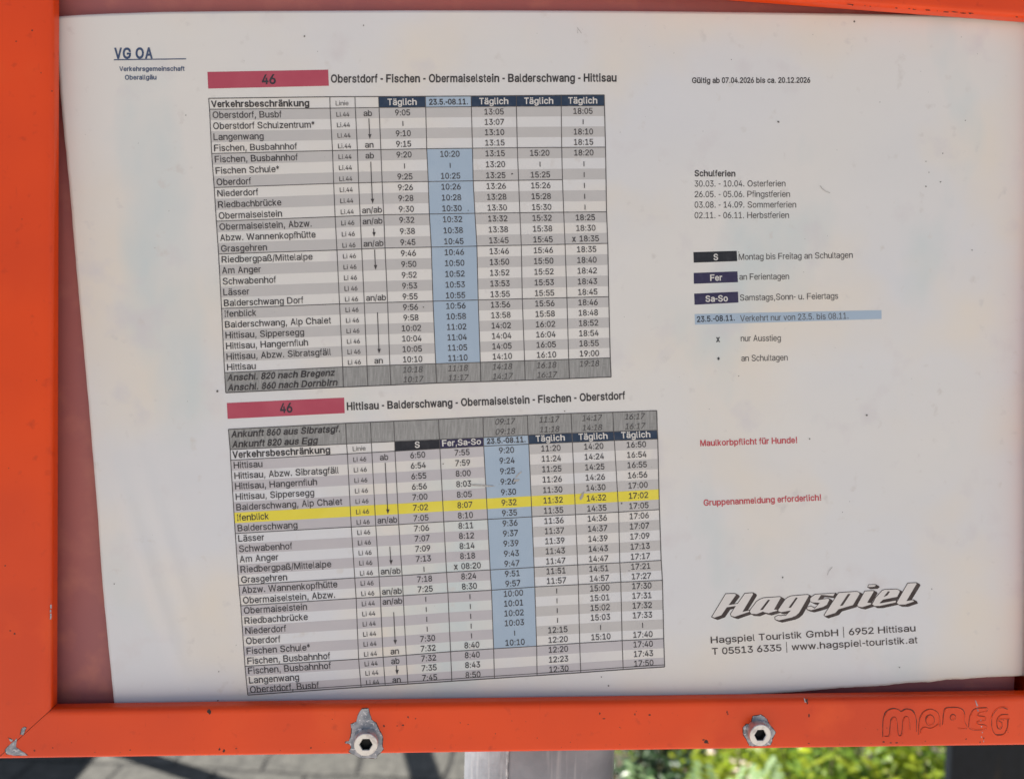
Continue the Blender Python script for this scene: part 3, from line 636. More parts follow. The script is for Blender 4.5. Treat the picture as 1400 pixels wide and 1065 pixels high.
 'l': [[139,-2,101,3,74,20,58,47,53,84,53,509,114,509,114,99,115,77,120,62,130,54,146,52,154,52,160,53,165,53,170,54,181,3,172,1,162,-1,151,-2]],
 'm': [[53,0,53,379,112,379,112,295,108,295,118,323,132,346,151,363,172,376,195,384,219,386,257,380,287,361,309,331,321,295,312,295,322,321,337,343,357,361,381,375,407,383,437,386,468,383,497,372,522,354,541,328,553,296,557,255,557,0,496,0,496,254,490,289,473,313,447,326,419,330,395,328,374,320,358,307,345,290,338,270,335,247,335,0,274,0,274,260,269,288,253,311,229,326,199,330,178,328,158,320,140,307,126,289,117,266,114,238,114,0]],
 'n': [[114,227,114,0,53,0,53,379,112,379,112,287,102,287,124,332,152,362,187,379,227,384,264,380,295,369,321,349,341,321,353,285,357,240,357,0,296,0,296,235,290,275,273,304,246,323,210,329,184,326,161,317,141,303,126,283,117,257]],
 'o': [[207,-8,159,-2,117,16,82,46,56,85,40,133,34,187,40,243,56,291,82,330,117,360,159,378,207,384,256,378,299,360,333,330,359,291,376,243,381,187,376,133,359,85,333,46,299,16,256,-2],[207,46,242,51,270,66,292,89,307,117,316,151,319,187,316,224,307,258,292,287,270,310,242,325,207,330,173,325,145,310,124,287,108,258,99,224,96,187,99,151,108,117,124,89,145,66,173,51]],
 'p': [[53,-143,53,379,112,379,112,319,118,319,126,331,137,346,152,360,171,373,197,381,229,384,274,378,313,361,345,332,370,293,385,245,390,189,385,133,370,84,346,45,313,16,274,-2,229,-8,198,-5,173,4,153,17,138,31,127,46,118,59,114,59,114,-143],[220,47,253,51,279,66,301,88,316,117,325,151,328,189,325,227,316,261,301,290,280,311,253,325,220,330,188,325,161,312,140,291,125,263,116,229,113,189,116,150,125,115,140,86,162,65,188,51]],
 'q': [[372,-143,311,-143,311,59,306,59,298,46,287,31,272,17,252,4,227,-5,195,-8,151,-2,111,16,79,45,55,84,39,133,34,189,39,245,55,293,79,332,112,361,151,378,196,384,228,381,253,373,272,360,287,346,298,331,307,319,313,319,313,379,372,379],[205,47,236,51,263,65,284,86,299,115,309,150,312,189,309,229,300,263,284,291,263,312,237,325,205,330,172,325,145,311,124,290,108,261,99,227,96,189,99,151,109,117,124,88,145,66,172,51]],
 'r': [[53,0,53,379,112,379,112,321,115,321,130,347,152,367,181,380,213,385,221,385,229,384,237,384,243,384,243,322,239,323,230,324,219,325,207,326,182,323,159,315,140,301,126,284,117,262,114,237,114,0]],
 's': [[182,-8,145,-5,112,3,84,18,62,38,45,63,36,94,94,107,105,79,124,60,150,49,181,45,217,50,244,62,262,81,268,103,265,121,254,136,237,147,212,155,149,170,104,186,72,208,53,237,47,274,51,305,65,332,87,354,115,370,149,381,187,384,223,381,254,372,279,358,299,339,314,316,324,290,268,277,258,298,243,316,219,328,187,333,156,329,131,317,114,299,109,277,112,258,124,243,144,232,172,223,229,209,275,194,306,171,325,142,331,107,326,75,312,47,290,24,260,6,223,-5]],
 't': [[204,379,204,327,6,327,6,379],[65,471,126,471,126,98,128,76,136,61,150,53,170,50,177,50,185,51,194,52,202,54,213,2,203,-1,192,-3,180,-4,168,-4,125,2,92,21,72,52,65,93]],
 'u': [[182,-5,146,-1,115,11,89,31,69,59,57,95,53,139,53,379,114,379,114,144,119,105,137,75,164,56,200,50,226,53,249,62,268,77,283,97,293,122,296,153,296,379,357,379,357,0,298,0,298,92,307,92,286,47,257,17,222,0]],
 'v': [[163,0,17,379,84,379,165,155,177,121,187,87,196,53,206,21,184,21,194,53,203,87,213,121,224,155,305,379,371,379,226,0]],
 'w': [[138,0,23,379,87,379,133,214,143,177,154,137,165,91,175,41,165,41,175,90,186,135,196,176,206,214,252,379,316,379,362,214,371,176,382,136,392,91,402,41,391,41,402,90,413,135,423,176,434,214,480,379,545,379,429,0,368,0,319,172,312,198,305,225,297,252,291,280,284,309,277,338,291,338,284,309,277,280,270,252,263,225,255,198,248,172,199,0]],
 'x': [[21,0,171,218,171,171,29,379,100,379,147,306,164,279,179,253,193,229,207,206,175,206,190,229,202,253,216,279,233,306,282,379,352,379,209,169,209,214,358,0,287,0,231,85,214,112,200,136,187,159,173,182,205,182,191,159,178,136,165,112,148,85,91,0]],
 'y': [[47,-139,61,-86,71,-87,88,-90,104,-89,118,-84,130,-74,141,-58,151,-36,163,-1,17,379,84,379,165,155,177,121,187,87,196,53,206,21,184,21,193,53,202,87,212,121,224,155,305,379,371,379,204,-58,191,-85,177,-107,159,-124,139,-136,117,-143,91,-145,77,-145,65,-143,54,-141]],
 'z': [[42,0,42,46,254,320,254,323,48,323,48,379,333,379,333,331,126,60,126,56,339,56,339,0]],
 '0': [[227,-7,174,1,130,24,95,62,69,113,53,178,48,254,53,330,69,395,95,447,130,484,174,508,227,516,279,508,323,484,358,447,384,395,400,330,405,254,400,178,384,113,359,62,323,24,279,1],[227,50,261,56,290,74,313,103,330,144,340,194,344,254,340,314,330,365,313,405,290,435,261,453,227,460,192,453,163,435,140,405,123,365,113,314,109,254,113,194,123,144,140,103,163,74,192,56]],
 '1': [[76,0,76,55,391,55,391,0],[276,509,276,0,212,0,212,448,209,448,86,358,86,427,198,509]],
 '2': [[64,0,64,47,234,229,261,257,282,282,299,305,311,327,318,348,320,371,317,397,308,419,293,436,273,449,250,457,224,460,196,457,172,447,153,433,139,413,130,390,127,362,66,362,71,405,86,442,111,473,143,496,182,511,225,516,268,511,306,497,337,474,361,445,376,411,381,372,378,345,371,318,357,290,336,259,306,223,267,180,153,60,153,57,389,57,389,0]],
 '3': [[218,-7,173,-3,133,10,98,30,70,57,52,91,44,132,109,132,115,107,126,87,144,71,165,59,191,52,219,50,248,53,275,61,297,74,315,93,325,116,329,145,326,172,316,196,299,217,275,234,242,244,201,248,157,248,157,299,288,448,288,452,70,452,70,509,372,509,372,461,211,278,211,289,264,288,308,276,344,253,371,222,387,186,393,145,387,103,370,66,344,36,309,12,266,-2]],
 '4': [[40,105,40,158,247,509,311,509,109,166,109,163,413,163,413,105],[282,0,282,121,282,146,282,318,343,318,343,0]],
 '5': [[221,-7,178,-2,140,11,108,32,83,60,66,93,60,130,122,130,127,108,138,89,154,73,173,60,196,52,221,50,250,53,276,64,298,82,314,104,324,131,328,162,324,193,314,221,297,244,275,262,248,273,218,277,192,275,167,268,145,258,128,246,67,253,96,509,366,509,366,452,151,452,134,301,136,301,155,315,178,325,203,331,229,334,263,330,294,321,321,306,345,285,364,260,379,231,388,199,391,163,385,117,369,76,343,41,309,15,268,-1]],
 '6': [[226,-7,182,-1,142,15,109,40,84,74,69,115,64,162,68,199,80,239,102,285,137,340,252,509,322,509,151,261,145,261,154,275,165,288,179,299,196,307,214,312,235,314,278,309,316,295,346,271,370,240,384,201,389,157,384,112,368,73,343,39,310,14,271,-2],[226,48,254,52,279,63,299,79,314,101,324,128,327,157,324,187,314,213,299,235,279,251,254,262,226,265,198,262,174,252,153,235,138,214,128,188,125,158,128,128,138,102,153,79,174,63,198,52]],
 '7': [[97,0,323,448,323,452,62,452,62,509,391,509,391,449,165,0]],
 '8': [[226,-7,178,-2,136,11,101,33,74,62,57,96,52,135,55,166,65,195,81,220,101,241,125,256,153,265,153,267,119,282,93,308,76,342,70,380,75,417,90,450,114,477,146,498,184,511,226,516,269,511,306,498,337,477,361,450,377,417,382,380,376,342,359,308,333,282,300,267,300,265,327,256,351,241,372,220,387,195,397,166,401,135,395,96,378,62,352,33,317,11,275,-2],[226,49,258,52,285,60,307,74,323,91,333,113,337,139,333,165,322,189,305,208,283,223,256,232,226,235,196,232,169,223,147,208,130,189,119,165,115,139,119,113,129,91,145,74,167,60,195,52],[226,290,252,292,274,300,293,313,307,330,316,351,319,376,316,399,308,420,294,437,275,449,252,457,226,460,200,457,177,449,159,437,145,420,136,399,133,376,136,351,145,330,159,313,178,300,201,292]],
 '9': [[226,516,271,510,310,494,343,468,368,434,384,393,389,347,385,309,373,270,350,224,315,168,200,0,130,0,301,248,307,248,299,234,287,221,273,210,257,202,238,196,218,195,175,199,137,214,106,237,83,269,68,307,64,352,69,397,85,436,110,469,143,494,182,510],[226,460,199,457,174,446,154,429,138,407,129,381,125,352,129,322,138,295,154,274,174,257,199,247,226,243,254,247,279,257,299,273,314,295,324,321,327,350,324,381,314,407,299,429,279,446,254,457]],
 '.': [[95,-4,78,-1,63,9,53,24,50,41,53,59,63,73,78,83,95,87,113,83,128,73,138,59,141,41,138,24,128,9,113,-1]],
 ',': [[38,-119,68,71,137,71,84,-119]],
 ':': [[95,-4,78,-1,63,9,53,24,50,41,53,59,63,73,78,83,95,87,113,83,128,73,138,59,141,41,138,24,128,9,113,-1],[95,271,78,274,63,284,53,299,50,316,53,334,63,349,78,359,95,362,113,359,128,349,138,334,141,316,138,299,128,284,113,274]],
 ';': [[38,-119,68,71,137,71,84,-119],[103,271,86,274,71,284,61,299,58,316,61,334,71,349,86,359,103,362,121,359,136,349,146,334,149,316,146,299,136,284,121,274]],
 '-': [[337,244,337,188,114,188,114,244]],
 '/': [[235,533,71,-76,14,-76,178,533]],
 '*': [[201,223,206,331,114,272,89,315,186,365,89,415,114,459,206,400,201,509,250,509,246,400,337,459,362,415,266,365,362,315,337,272,246,331,250,223]],
 '(': [[89,207,92,264,101,324,114,384,132,441,153,494,177,539,236,539,212,485,191,428,174,370,161,313,154,258,151,207,154,161,160,115,172,67,188,16,209,-38,236,-96,177,-96,139,-21,111,55,95,131]],
 ')': [[37,-96,64,-37,86,18,102,69,113,116,120,162,122,207,119,258,112,313,99,370,82,428,62,485,37,539,97,539,121,494,142,441,159,384,173,323,181,264,184,207,178,130,161,53,134,-22,97,-96]],
 '|': [[141,673,141,-164,88,-164,88,673]],
 '!': [[67,160,63,509,132,509,128,160],[98,-4,81,-1,66,9,56,24,52,41,56,58,66,73,81,83,98,86,116,83,130,73,140,58,143,41,140,24,130,9,116,-1]],
 'ä': [[160,-9,126,-5,94,5,68,22,48,45,35,73,30,108,34,138,43,161,58,179,78,193,100,203,125,211,152,216,178,220,209,224,234,227,252,230,265,235,273,243,276,255,276,257,273,279,267,297,256,311,240,322,220,329,196,331,171,329,149,322,132,313,118,301,107,288,100,274,41,291,57,322,79,346,104,364,133,375,163,382,194,384,215,383,239,379,263,372,286,360,306,343,322,320,333,290,337,251,337,0,277,0,277,52,272,52,264,38,252,25,236,12,215,1,190,-6],[170,45,202,49,228,59,248,74,263,93,272,115,276,138,276,190,270,186,259,182,246,179,231,176,216,173,200,171,186,169,175,168,154,164,134,159,117,150,103,139,95,124,92,105,94,87,102,72,114,61,130,52,149,47],[261,443,246,446,233,455,224,468,221,483,224,499,233,512,246,520,261,523,277,520,290,512,299,499,301,483,299,468,290,455,277,446],[117,443,102,446,89,455,80,468,77,483,80,499,89,512,102,520,117,523,133,520,146,512,155,499,158,483,155,468,146,455,133,446]],
 'ü': [[182,-5,146,-1,115,11,89,31,69,59,57,95,53,139,53,379,114,379,114,144,119,105,137,75,164,56,200,50,226,53,249,62,268,77,283,97,293,122,296,153,296,379,357,379,357,0,298,0,298,92,307,92,286,47,257,17,222,0],[277,443,261,446,248,455,239,468,236,483,239,499,248,512,261,520,277,523,292,520,305,512,314,499,317,483,314,468,305,455,292,446],[133,443,118,446,104,455,96,468,93,483,96,499,104,512,118,520,133,523,149,520,162,512,170,499,173,483,170,468,162,455,149,446]],
 'ö': [[207,-8,159,-2,117,16,82,46,56,85,40,133,34,187,40,243,56,291,82,330,117,360,159,378,207,384,256,378,299,360,333,330,359,291,376,243,381,187,376,133,359,85,333,46,299,16,256,-2],[207,46,242,51,270,66,292,89,307,117,316,151,319,187,316,224,307,258,292,287,270,310,242,325,207,330,173,325,145,310,124,287,108,258,99,224,96,187,99,151,108,117,124,89,145,66,173,51],[279,443,264,446,251,455,242,468,239,483,242,499,251,512,264,520,279,523,295,520,308,512,317,499,320,483,317,468,308,455,295,446],[136,443,120,446,107,455,98,468,95,483,98,499,107,512,120,520,136,523,151,520,164,512,173,499,176,483,173,468,164,455,151,446]],
 'ß': [[122,362,122,0,60,0,60,362,70,429,99,477,143,506,197,516,229,512,260,503,289,486,312,463,327,432,332,393,330,370,325,351,317,335,309,322,300,310,292,299,287,287,285,272,288,256,297,241,311,228,327,215,344,202,362,188,378,171,391,152,400,129,403,100,399,69,386,42,366,21,340,6,307,-4,269,-7,237,-5,207,1,182,10,164,20,187,74,201,66,217,58,238,52,265,50,297,53,321,64,337,81,342,104,339,123,330,139,316,153,300,167,282,180,264,194,248,209,235,227,226,247,223,272,224,291,230,306,238,318,247,329,256,341,264,353,270,368,272,388,266,420,250,442,226,455,197,459,164,453,141,435,127,405]],
 'Ü': [[259,-8,203,-2,154,15,114,43,85,80,66,124,60,173,60,509,124,509,124,178,128,144,141,113,160,87,187,68,220,56,259,52,298,56,331,68,357,87,377,113,389,144,393,178,393,509,457,509,457,173,451,124,433,80,403,43,363,15,315,-2],[331,572,315,575,302,584,293,597,290,612,293,628,302,641,315,650,331,653,346,650,359,641,368,628,371,612,368,597,359,584,346,575],[187,572,172,575,158,584,149,597,146,612,149,628,158,641,172,650,187,653,203,650,216,641,224,628,227,612,224,597,216,584,203,575]],
}

# ------------------------------------------------------------------ print: lettering from outlines
HELV = dict(zip("ABCDEFGHIJKLMNOPRSTUVWZabcdefghijklmnopqrstuvwxyz",
 [667,667,722,722,667,611,778,722,278,500,667,556,833,722,778,667,722,667,611,722,667,944,611,
  556,556,500,556,556,278,556,556,222,222,500,222,833,556,556,556,556,333,500,278,556,500,722,500,500,500]))
HELVB = dict(zip("ABCDEFGHIJKLMNOPRSTUVWZabcdefghijklmnopqrstuvwxyz",
 [722,722,722,722,667,611,778,722,278,556,722,611,833,722,778,667,722,667,611,722,667,944,611,
  556,611,556,611,556,333,611,611,278,278,556,278,889,611,611,611,611,389,556,333,611,556,778,556,556,500]))
for d_, e_ in ((HELV, 0), (HELVB, 1)):
    for c_ in '0123456789': d_[c_] = 556
    for c_ in '.,/ ': d_[c_] = 278
    d_[':'] = d_[';'] = 333 if e_ else 278; d_['-'] = 333; d_['*'] = 389; d_['('] = d_[')'] = 333; d_['|'] = 270; d_['!'] = 333
    d_['ä'] = 556; d_['ö'] = d_['o']; d_['ü'] = d_['u']; d_['ß'] = 611; d_['Ü'] = 722
CAPH, SB = 509.0, 716/509.0                              # outline cap height; outline units -> thousandths of the type size
def grow_loops(loops, k):
    out = []
    for l in loops:
        n = len(l); r = []
        for q in range(n):
            a, b, c = l[q-1], l[q], l[(q+1) % n]
            def nrm(u, v):
                dx, dy = v[0]-u[0], v[1]-u[1]; L = math.hypot(dx, dy) or 1; return dy/L, -dx/L
            n1, n2 = nrm(a, b), nrm(b, c); mx, my = n1[0]+n2[0], n1[1]+n2[1]; d = 1 + n1[0]*n2[0] + n1[1]*n2[1]
            f = -min(1/max(d, .35), 1.6) * k            # ink lies to the right of every outline
            r.append((b[0] + mx*f, b[1] + my*f))
        out.append(r)
    return out
CACHE = {}
def glyph(ch, bold):
    key = (ch, bold)
    if key not in CACHE:
        loops = GL.get(ch, [])
        if loops:
            loops = [[(l[i], l[i+1]) for i in range(0, len(l), 2)] for l in loops]
            loops = grow_loops(loops, bold)
            flat, tri = triangles(loops)
            xs_ = [p[0] for p in flat]; CACHE[key] = (flat, tri, min(xs_), max(xs_))
        else: CACHE[key] = ([], [], 0, 0)
    return CACHE[key]
def width(s, size, bold): t = HELVB if bold > 10 else HELV; return sum(t[c] for c in s)*size/1000
def lay(mbx, s, size, fn, x=0, align='l', bold=0, slant=0, fit=None, mi=0):
    """lays text along fn(x, y): x pixels along the line, y pixels above the base line"""
    t = HELVB if bold > 10 else HELV
    W = width(s, size, bold); k = fit/W if fit else 1
    W *= k; x0 = x - (W/2 if align == 'c' else W if align == 'r' else 0); cx = x0
    for c in s:
        adv = t[c]*size/1000*k
        flat, tri, a, b = glyph(c, bold)
        if tri:
            pad = {'l': .21, 'i': .21, '|': .4, '1': .12, 'I': .235, '.': .27, ':': .29, ',': .27, '!': .33, '-': .14, 't': .07, 'f': .05, 'r': .12, 'j': .1}.get(c, .075)
            if c in '/VWvwy': pad = .02
            if bold > 10 and c not in '.,:1': pad *= .75
            gx = (adv*(1 - 2*pad))/max(1, b - a); gy = size*.716/CAPH
            vs_ = []
            for (u, v) in flat:
                yy = v*gy; vs_.append(fn(cx + adv*pad + (u - a)*gx + slant*yy, yy))
            mbx.add(vs_, tri, mi)
        cx += adv
    return W
def line_fn(x0, y0, x1, y1, layer, sag=0.):
    """a base line through two pixels, optionally bowed"""
    L = math.hypot(x1-x0, y1-y0); dx, dy = (x1-x0)/L, (y1-y0)/L
    def fn(x, y):
        b = sag*4*(x/L)*(1 - x/L)
        return on_sheet(x0 + dx*x + dy*y, y0 + dy*x - dx*y + b, layer)
    return fn
REG, BOLD = 8, 23

class Table:
    """bent grid read off the sheet: control rows hold (r, [(x, y) at each column line])"""
    def __init__(s, rows):
        s.R = [r for r, _ in rows]; s.P = [p for _, p in rows]; s.n = len(rows[0][1])
        s.cache = {}
    def col(s, c, r):
        key = (c, round(r*64))
        if key in s.cache: return s.cache[key]
        R = s.R; i = 0
        while i < len(R)-2 and r > R[i+1]: i += 1
        t = (r - R[i])/(R[i+1] - R[i]); h = R[i+1] - R[i]; out = []
        for ax in (0, 1):
            p = [s.P[k][c][ax] for k in range(len(R))]
            m0 = ((p[i+1]-p[i])/h if i == 0 else (p[i+1]-p[i-1])/(R[i+1]-R[i-1]))
            m1 = ((p[i+1]-p[i])/h if i == len(R)-2 else (p[i+2]-p[i])/(R[i+2]-R[i]))
            if ax == 0: m0 = m1 = (p[i+1]-p[i])/h
            t2, t3 = t*t, t*t*t
            out.append((2*t3-3*t2+1)*p[i] + (t3-2*t2+t)*h*m0 + (-2*t3+3*t2)*p[i+1] + (t3-t2)*h*m1)
        s.cache[key] = out
        return out
    def at(s, c, r):
        i = int(min(max(math.floor(c), 0), s.n-2)); f = c - i
        a, b = s.col(i, r), s.col(i+1, r)
        return a[0]+(b[0]-a[0])*f, a[1]+(b[1]-a[1])*f
    def fill(s, mbx, c0, c1, r0, r1, layer, mi=0):
        cs = []; c = c0
        while c < c1 - 1e-6:
            n = 8 if int(c) == 0 else 4; e = min(math.floor(c + 1e-6)+1, c1); cs += [c + (e-c)*k/n for k in range(n)]; c = e
        cs.append(c1); m = max(1, int((r1-r0)*2)); rs = [r0 + (r1-r0)*k/m for k in range(m+1)]
        b = [on_sheet(*s.at(c, r), layer) for r in rs for c in cs]; n = len(cs)
        mbx.add(b, [(j*n+i, (j+1)*n+i, (j+1)*n+i+1, j*n+i+1) for j in range(m) for i in range(n-1)], mi)
    def strip(s, mbx, pts, w_, layer):
        L = len(pts); V = []
        for k in range(L):
            a, b = pts[max(k-1, 0)], pts[min(k+1, L-1)]; dx, dy = b[0]-a[0], b[1]-a[1]; q = math.hypot(dx, dy) or 1
            nx, ny = -dy/q*w_/2, dx/q*w_/2
            V += [on_sheet(pts[k][0]+nx, pts[k][1]+ny, layer), on_sheet(pts[k][0]-nx, pts[k][1]-ny, layer)]
        mbx.add(V, [(2*k, 2*k+1, 2*k+3, 2*k+2) for k in range(L-1)])
    def hline(s, mbx, r, c0, c1, w_, layer):
        n = int((c1-c0)*6) + 10; s.strip(mbx, [s.at(c0+(c1-c0)*k/n, r) for k in range(n+1)], w_, layer)
    def vline(s, mbx, c, r0, r1, w_, layer):
        n = max(2, int((r1-r0)*2)); s.strip(mbx, [s.at(c, r0+(r1-r0)*k/n) for k in range(n+1)], w_, layer)
    def cell(s, c, r, base, layer):
        a, b = s.at(c, r+base), s.at(c+1, r+base); W = math.hypot(b[0]-a[0], b[1]-a[1])
        t0, t1 = s.at(c+.5, r), s.at(c+.5, r+1); H = t1[1]-t0[1]
        return (lambda x, y: on_sheet(*s.at(c + x/W, r + base - y/H), layer)), W
    def arrow(s, mbx, c, f, r0, r1, layer):
        n = max(2, int((r1-r0)*2)); pts = [s.at(c+f, r0+(r1-r0-.25)*k/n) for k in range(n+1)]; s.strip(mbx, pts, 1.1, layer)
        x, y = s.at(c+f, r1); mbx.add([on_sheet(x, y, layer+.3), on_sheet(x-2.3, y-6.6, layer+.3), on_sheet(x+2.3, y-6.6, layer+.3)], [(0, 2, 1)])
def with2(l):
    """puts in the column line that was not read off, between lines 1 and 3"""
    a, b = l[1], l[2]; f = .515; return [l[0], l[1], (a[0]+(b[0]-a[0])*f, a[1]+(b[1]-a[1])*f)] + l[2:]
T1 = Table([(0, with2([(285.2,135),(450.9,132.8),(517.6,132.5),(581.5,132.2),(644.1,131.8),(705.9,131.2),(767.2,130.6),(826.2,130.3)])),
 (1, with2([(286.5,149.9),(451.3,148.4),(518.2,147.5),(582,147),(644.4,146.3),(706,145.9),(767.3,145.4),(826.4,145)])),
 (5, with2([(289.3,210.4),(454.6,206.3),(520.7,205),(583.4,203.8),(646,203.1),(707.3,202.4),(768,202),(827.9,201.6)])),
 (8, with2([(292.8,256.9),(456.2,251.2),(522.4,249.6),(585.5,248.6),(646.9,247.7),(709,246.9),(769,246),(828.6,245.6)])),
 (11, with2([(295.7,302.8),(458.1,296.6),(524.6,293.9),(587,293),(649.3,292),(710.8,291.2),(770.7,290.5),(829.3,290)])),
 (14, with2([(298.8,347.6),(460.7,342.2),(526.4,339.5),(589.7,338.2),(652,336.8),(712.7,335.6),(772.6,334.3),(831,333.1)])),
 (19, with2([(302.8,422),(464.2,415.7),(529.9,413.7),(592,412),(653.8,410.3),(714.1,408.8),(775.1,407.2),(832.3,405.9)])),
 (25, with2([(307,509.6),(468.5,501.8),(533,499.4),(595.7,497.4),(656.7,495.5),(717.2,493.3),(777.5,491.3),(834.4,489.4)])),
 (27, with2([(308.6,537),(469.6,529.3),(534.5,526.5),(596.9,523.8),(657.4,522),(718.2,520),(778.7,517.7),(835.6,515.4)]))])
T2 = Table([(0, with2([(312.2,587),(472.6,578.7),(538.3,575.8),(599.5,573.2),(660.2,570.3),(720.9,567.8),(780.8,565.3),(837.9,563.6),(897.9,561.4)][:9])),
 (2, with2([(314.6,614.7),(473.8,606.9),(539.6,603.5),(600.7,600.8),(660.9,598.2),(722,594.8),(782,592.1),(839,590),(898.7,588.2)])),
 (3, with2([(315.3,629.2),(474.9,620.5),(540,616.8),(601.4,613.2),(661.3,609.9),(723,607.1),(782.6,604.6),(840,602.2),(899.3,600)])),
 (10, with2([(321.6,729.3),(480.3,720.3),(545.2,717),(606.7,713.1),(666.7,709.9),(727.3,706.3),(786.9,703.4),(845.8,700),(901.6,696.5)])),
 (15, with2([(326.4,799.9),(485,789.8),(549.7,786.7),(610.5,782.3),(670.2,778.9),(730.2,775.4),(789.8,772),(847.4,769.2),(904,765.9)])),
 (17, with2([(329.1,828),(486.9,817.7),(551.2,814.1),(612.4,810),(672,806.6),(731.2,802.2),(790.7,799),(848.8,795.6),(905.7,793.1)])),
 (23, with2([(334.9,910.7),(490.3,900.7),(555.3,895.5),(616,890.5),(674.9,886.6),(733.7,883),(792.6,879),(850.6,875.5),(907.5,872.7)])),
 (26, with2([(338.7,949.8),(493.7,938.9),(557.7,934.7),(617.8,930.9),(676,927),(734.3,923.2),(794,919.2),(852,915),(908.7,911.3)]))])

STOPS1 = ["Oberstdorf, Busbf","Oberstdorf Schulzentrum*","Langenwang","Fischen, Busbahnhof","Fischen, Busbahnhof","Fischen Schule*","Oberdorf","Niederdorf","Riedbachbrücke","Obermaiselstein","Obermaiselstein, Abzw.","Abzw. Wannenkopfhütte","Grasgehren","Riedbergpaß/Mittelalpe","Am Anger","Schwabenhof","Lässer","Balderschwang Dorf","Ifenblick","Balderschwang, Alp Chalet","Hittisau, Sippersegg","Hittisau, Hangernfluh","Hittisau, Abzw. Sibratsgfäll","Hittisau"]
LINE1 = ["Li.44"]*10 + ["Li 46"]*14
DIR1 = {1:"ab",4:"an",5:"ab",10:"an/ab",11:"an/ab",13:"an/ab",18:"an/ab",24:"an"}
ARR1 = [(2.02,3.98),(6.1,9.95),(12.2,12.95),(14.1,15.95),(19.9,23.85)]
B = "|"
COLS1 = [["9:05",B,"9:10","9:15","9:20",B,"9:25","9:26","9:28","9:30","9:32","9:38","9:45","9:46","9:50","9:52","9:53","9:55","9:56","9:58","10:02","10:04","10:05","10:10"],
 ["","","","","10:20",B,"10:25","10:26","10:28","10:30","10:32","10:38","10:45","10:46","10:50","10:52","10:53","10:55","10:56","10:58","11:02","11:04","11:05","11:10"],
 ["13:05","13:07","13:10","13:15","13:15","13:20","13:25","13:26","13:28","13:30","13:32","13:38","13:45","13:46","13:50","13:52","13:53","13:55","13:56","13:58","14:02","14:04","14:05","14:10"],
 ["","","","","15:20",B,"15:25","15:26","15:28","15:30","15:32","15:38","15:45","15:46","15:50","15:52","15:53","15:55","15:56","15:58","16:02","16:04","16:05","16:10"],
 ["18:05",B,"18:10","18:15","18:20",B,B,B,B,B,"18:25","18:30","x 18:35","18:35","18:40","18:42","18:43","18:45","18:46","18:48","18:52","18:54","18:55","19:00"]]
CONN1 = [["10:18","11:18","14:18","16:18","19:18"],["10:17","11:17","14:17","16:17",""]]
STOPS2 = ["Hittisau","Hittisau, Abzw. Sibratsgfäll","Hittisau, Hangernfluh","Hittisau, Sippersegg","Balderschwang, Alp Chalet","Ifenblick","Balderschwang","Lässer","Schwabenhof","Am Anger","Riedbergpaß/Mittelalpe","Grasgehren","Abzw. Wannenkopfhütte","Obermaiselstein, Abzw.","Obermaiselstein","Riedbachbrücke","Niederdorf","Oberdorf","Fischen Schule*","Fischen, Busbahnhof","Fischen, Busbahnhof","Langenwang","Oberstdorf, Busbf"]
LINE2 = ["Li 46"]*14 + ["Li 44"]*9
DIR2 = {1:"ab",7:"an/ab",12:"an/ab",14:"an/ab",15:"an/ab",20:"an",21:"ab",23:"an"}
ARR2 = [(4.05,8.95),(12.1,13.9),(18.6,21.85),(23.95,24.95)]
COLS2 = [["6:50","6:54","6:55","6:56","7:00","7:02","7:05","7:06","7:07","7:09","7:13",B,"7:18","7:25",B,B,B,B,"7:30","7:32","7:32","7:35","7:45"],
 ["7:55","7:59","8:00","8:03","8:05","8:07","8:10","8:11","8:12","8:14","8:18","x 08:20","8:24","8:30",B,B,B,B,B,"8:40","8:40","8:43","8:50"],
 ["9:20","9:24","9:25","9:26","9:30","9:32","9:35","9:36","9:37","9:39","9:43","9:47","9:51","9:57","10:00","10:01","10:02","10:03",B,"10:10","","",""],
 ["11:20","11:24","11:25","11:26","11:30","11:32","11:35","11:36","11:37","11:39","11:43","11:47","11:51","11:57",B,B,B,B,"12:15","12:20","12:20","12:23","12:30"],
 ["14:20","14:24","14:25","14:26","14:30","14:32","14:35","14:36","14:37","14:39","14:43","14:47","14:51","14:57","15:00","15:01","15:02","15:03",B,"15:10","","",""],
 ["16:50","16:54","16:55","16:56","17:00","17:02","17:05","17:06","17:07","17:09","17:13","17:17","17:21","17:27","17:30","17:31","17:32","17:33",B,"17:40","17:40","17:43","17:50"]]
CONN2 = [["","","09:17","11:17","14:17","16:17"],["","","09:18","11:18","14:18","16:17"]]

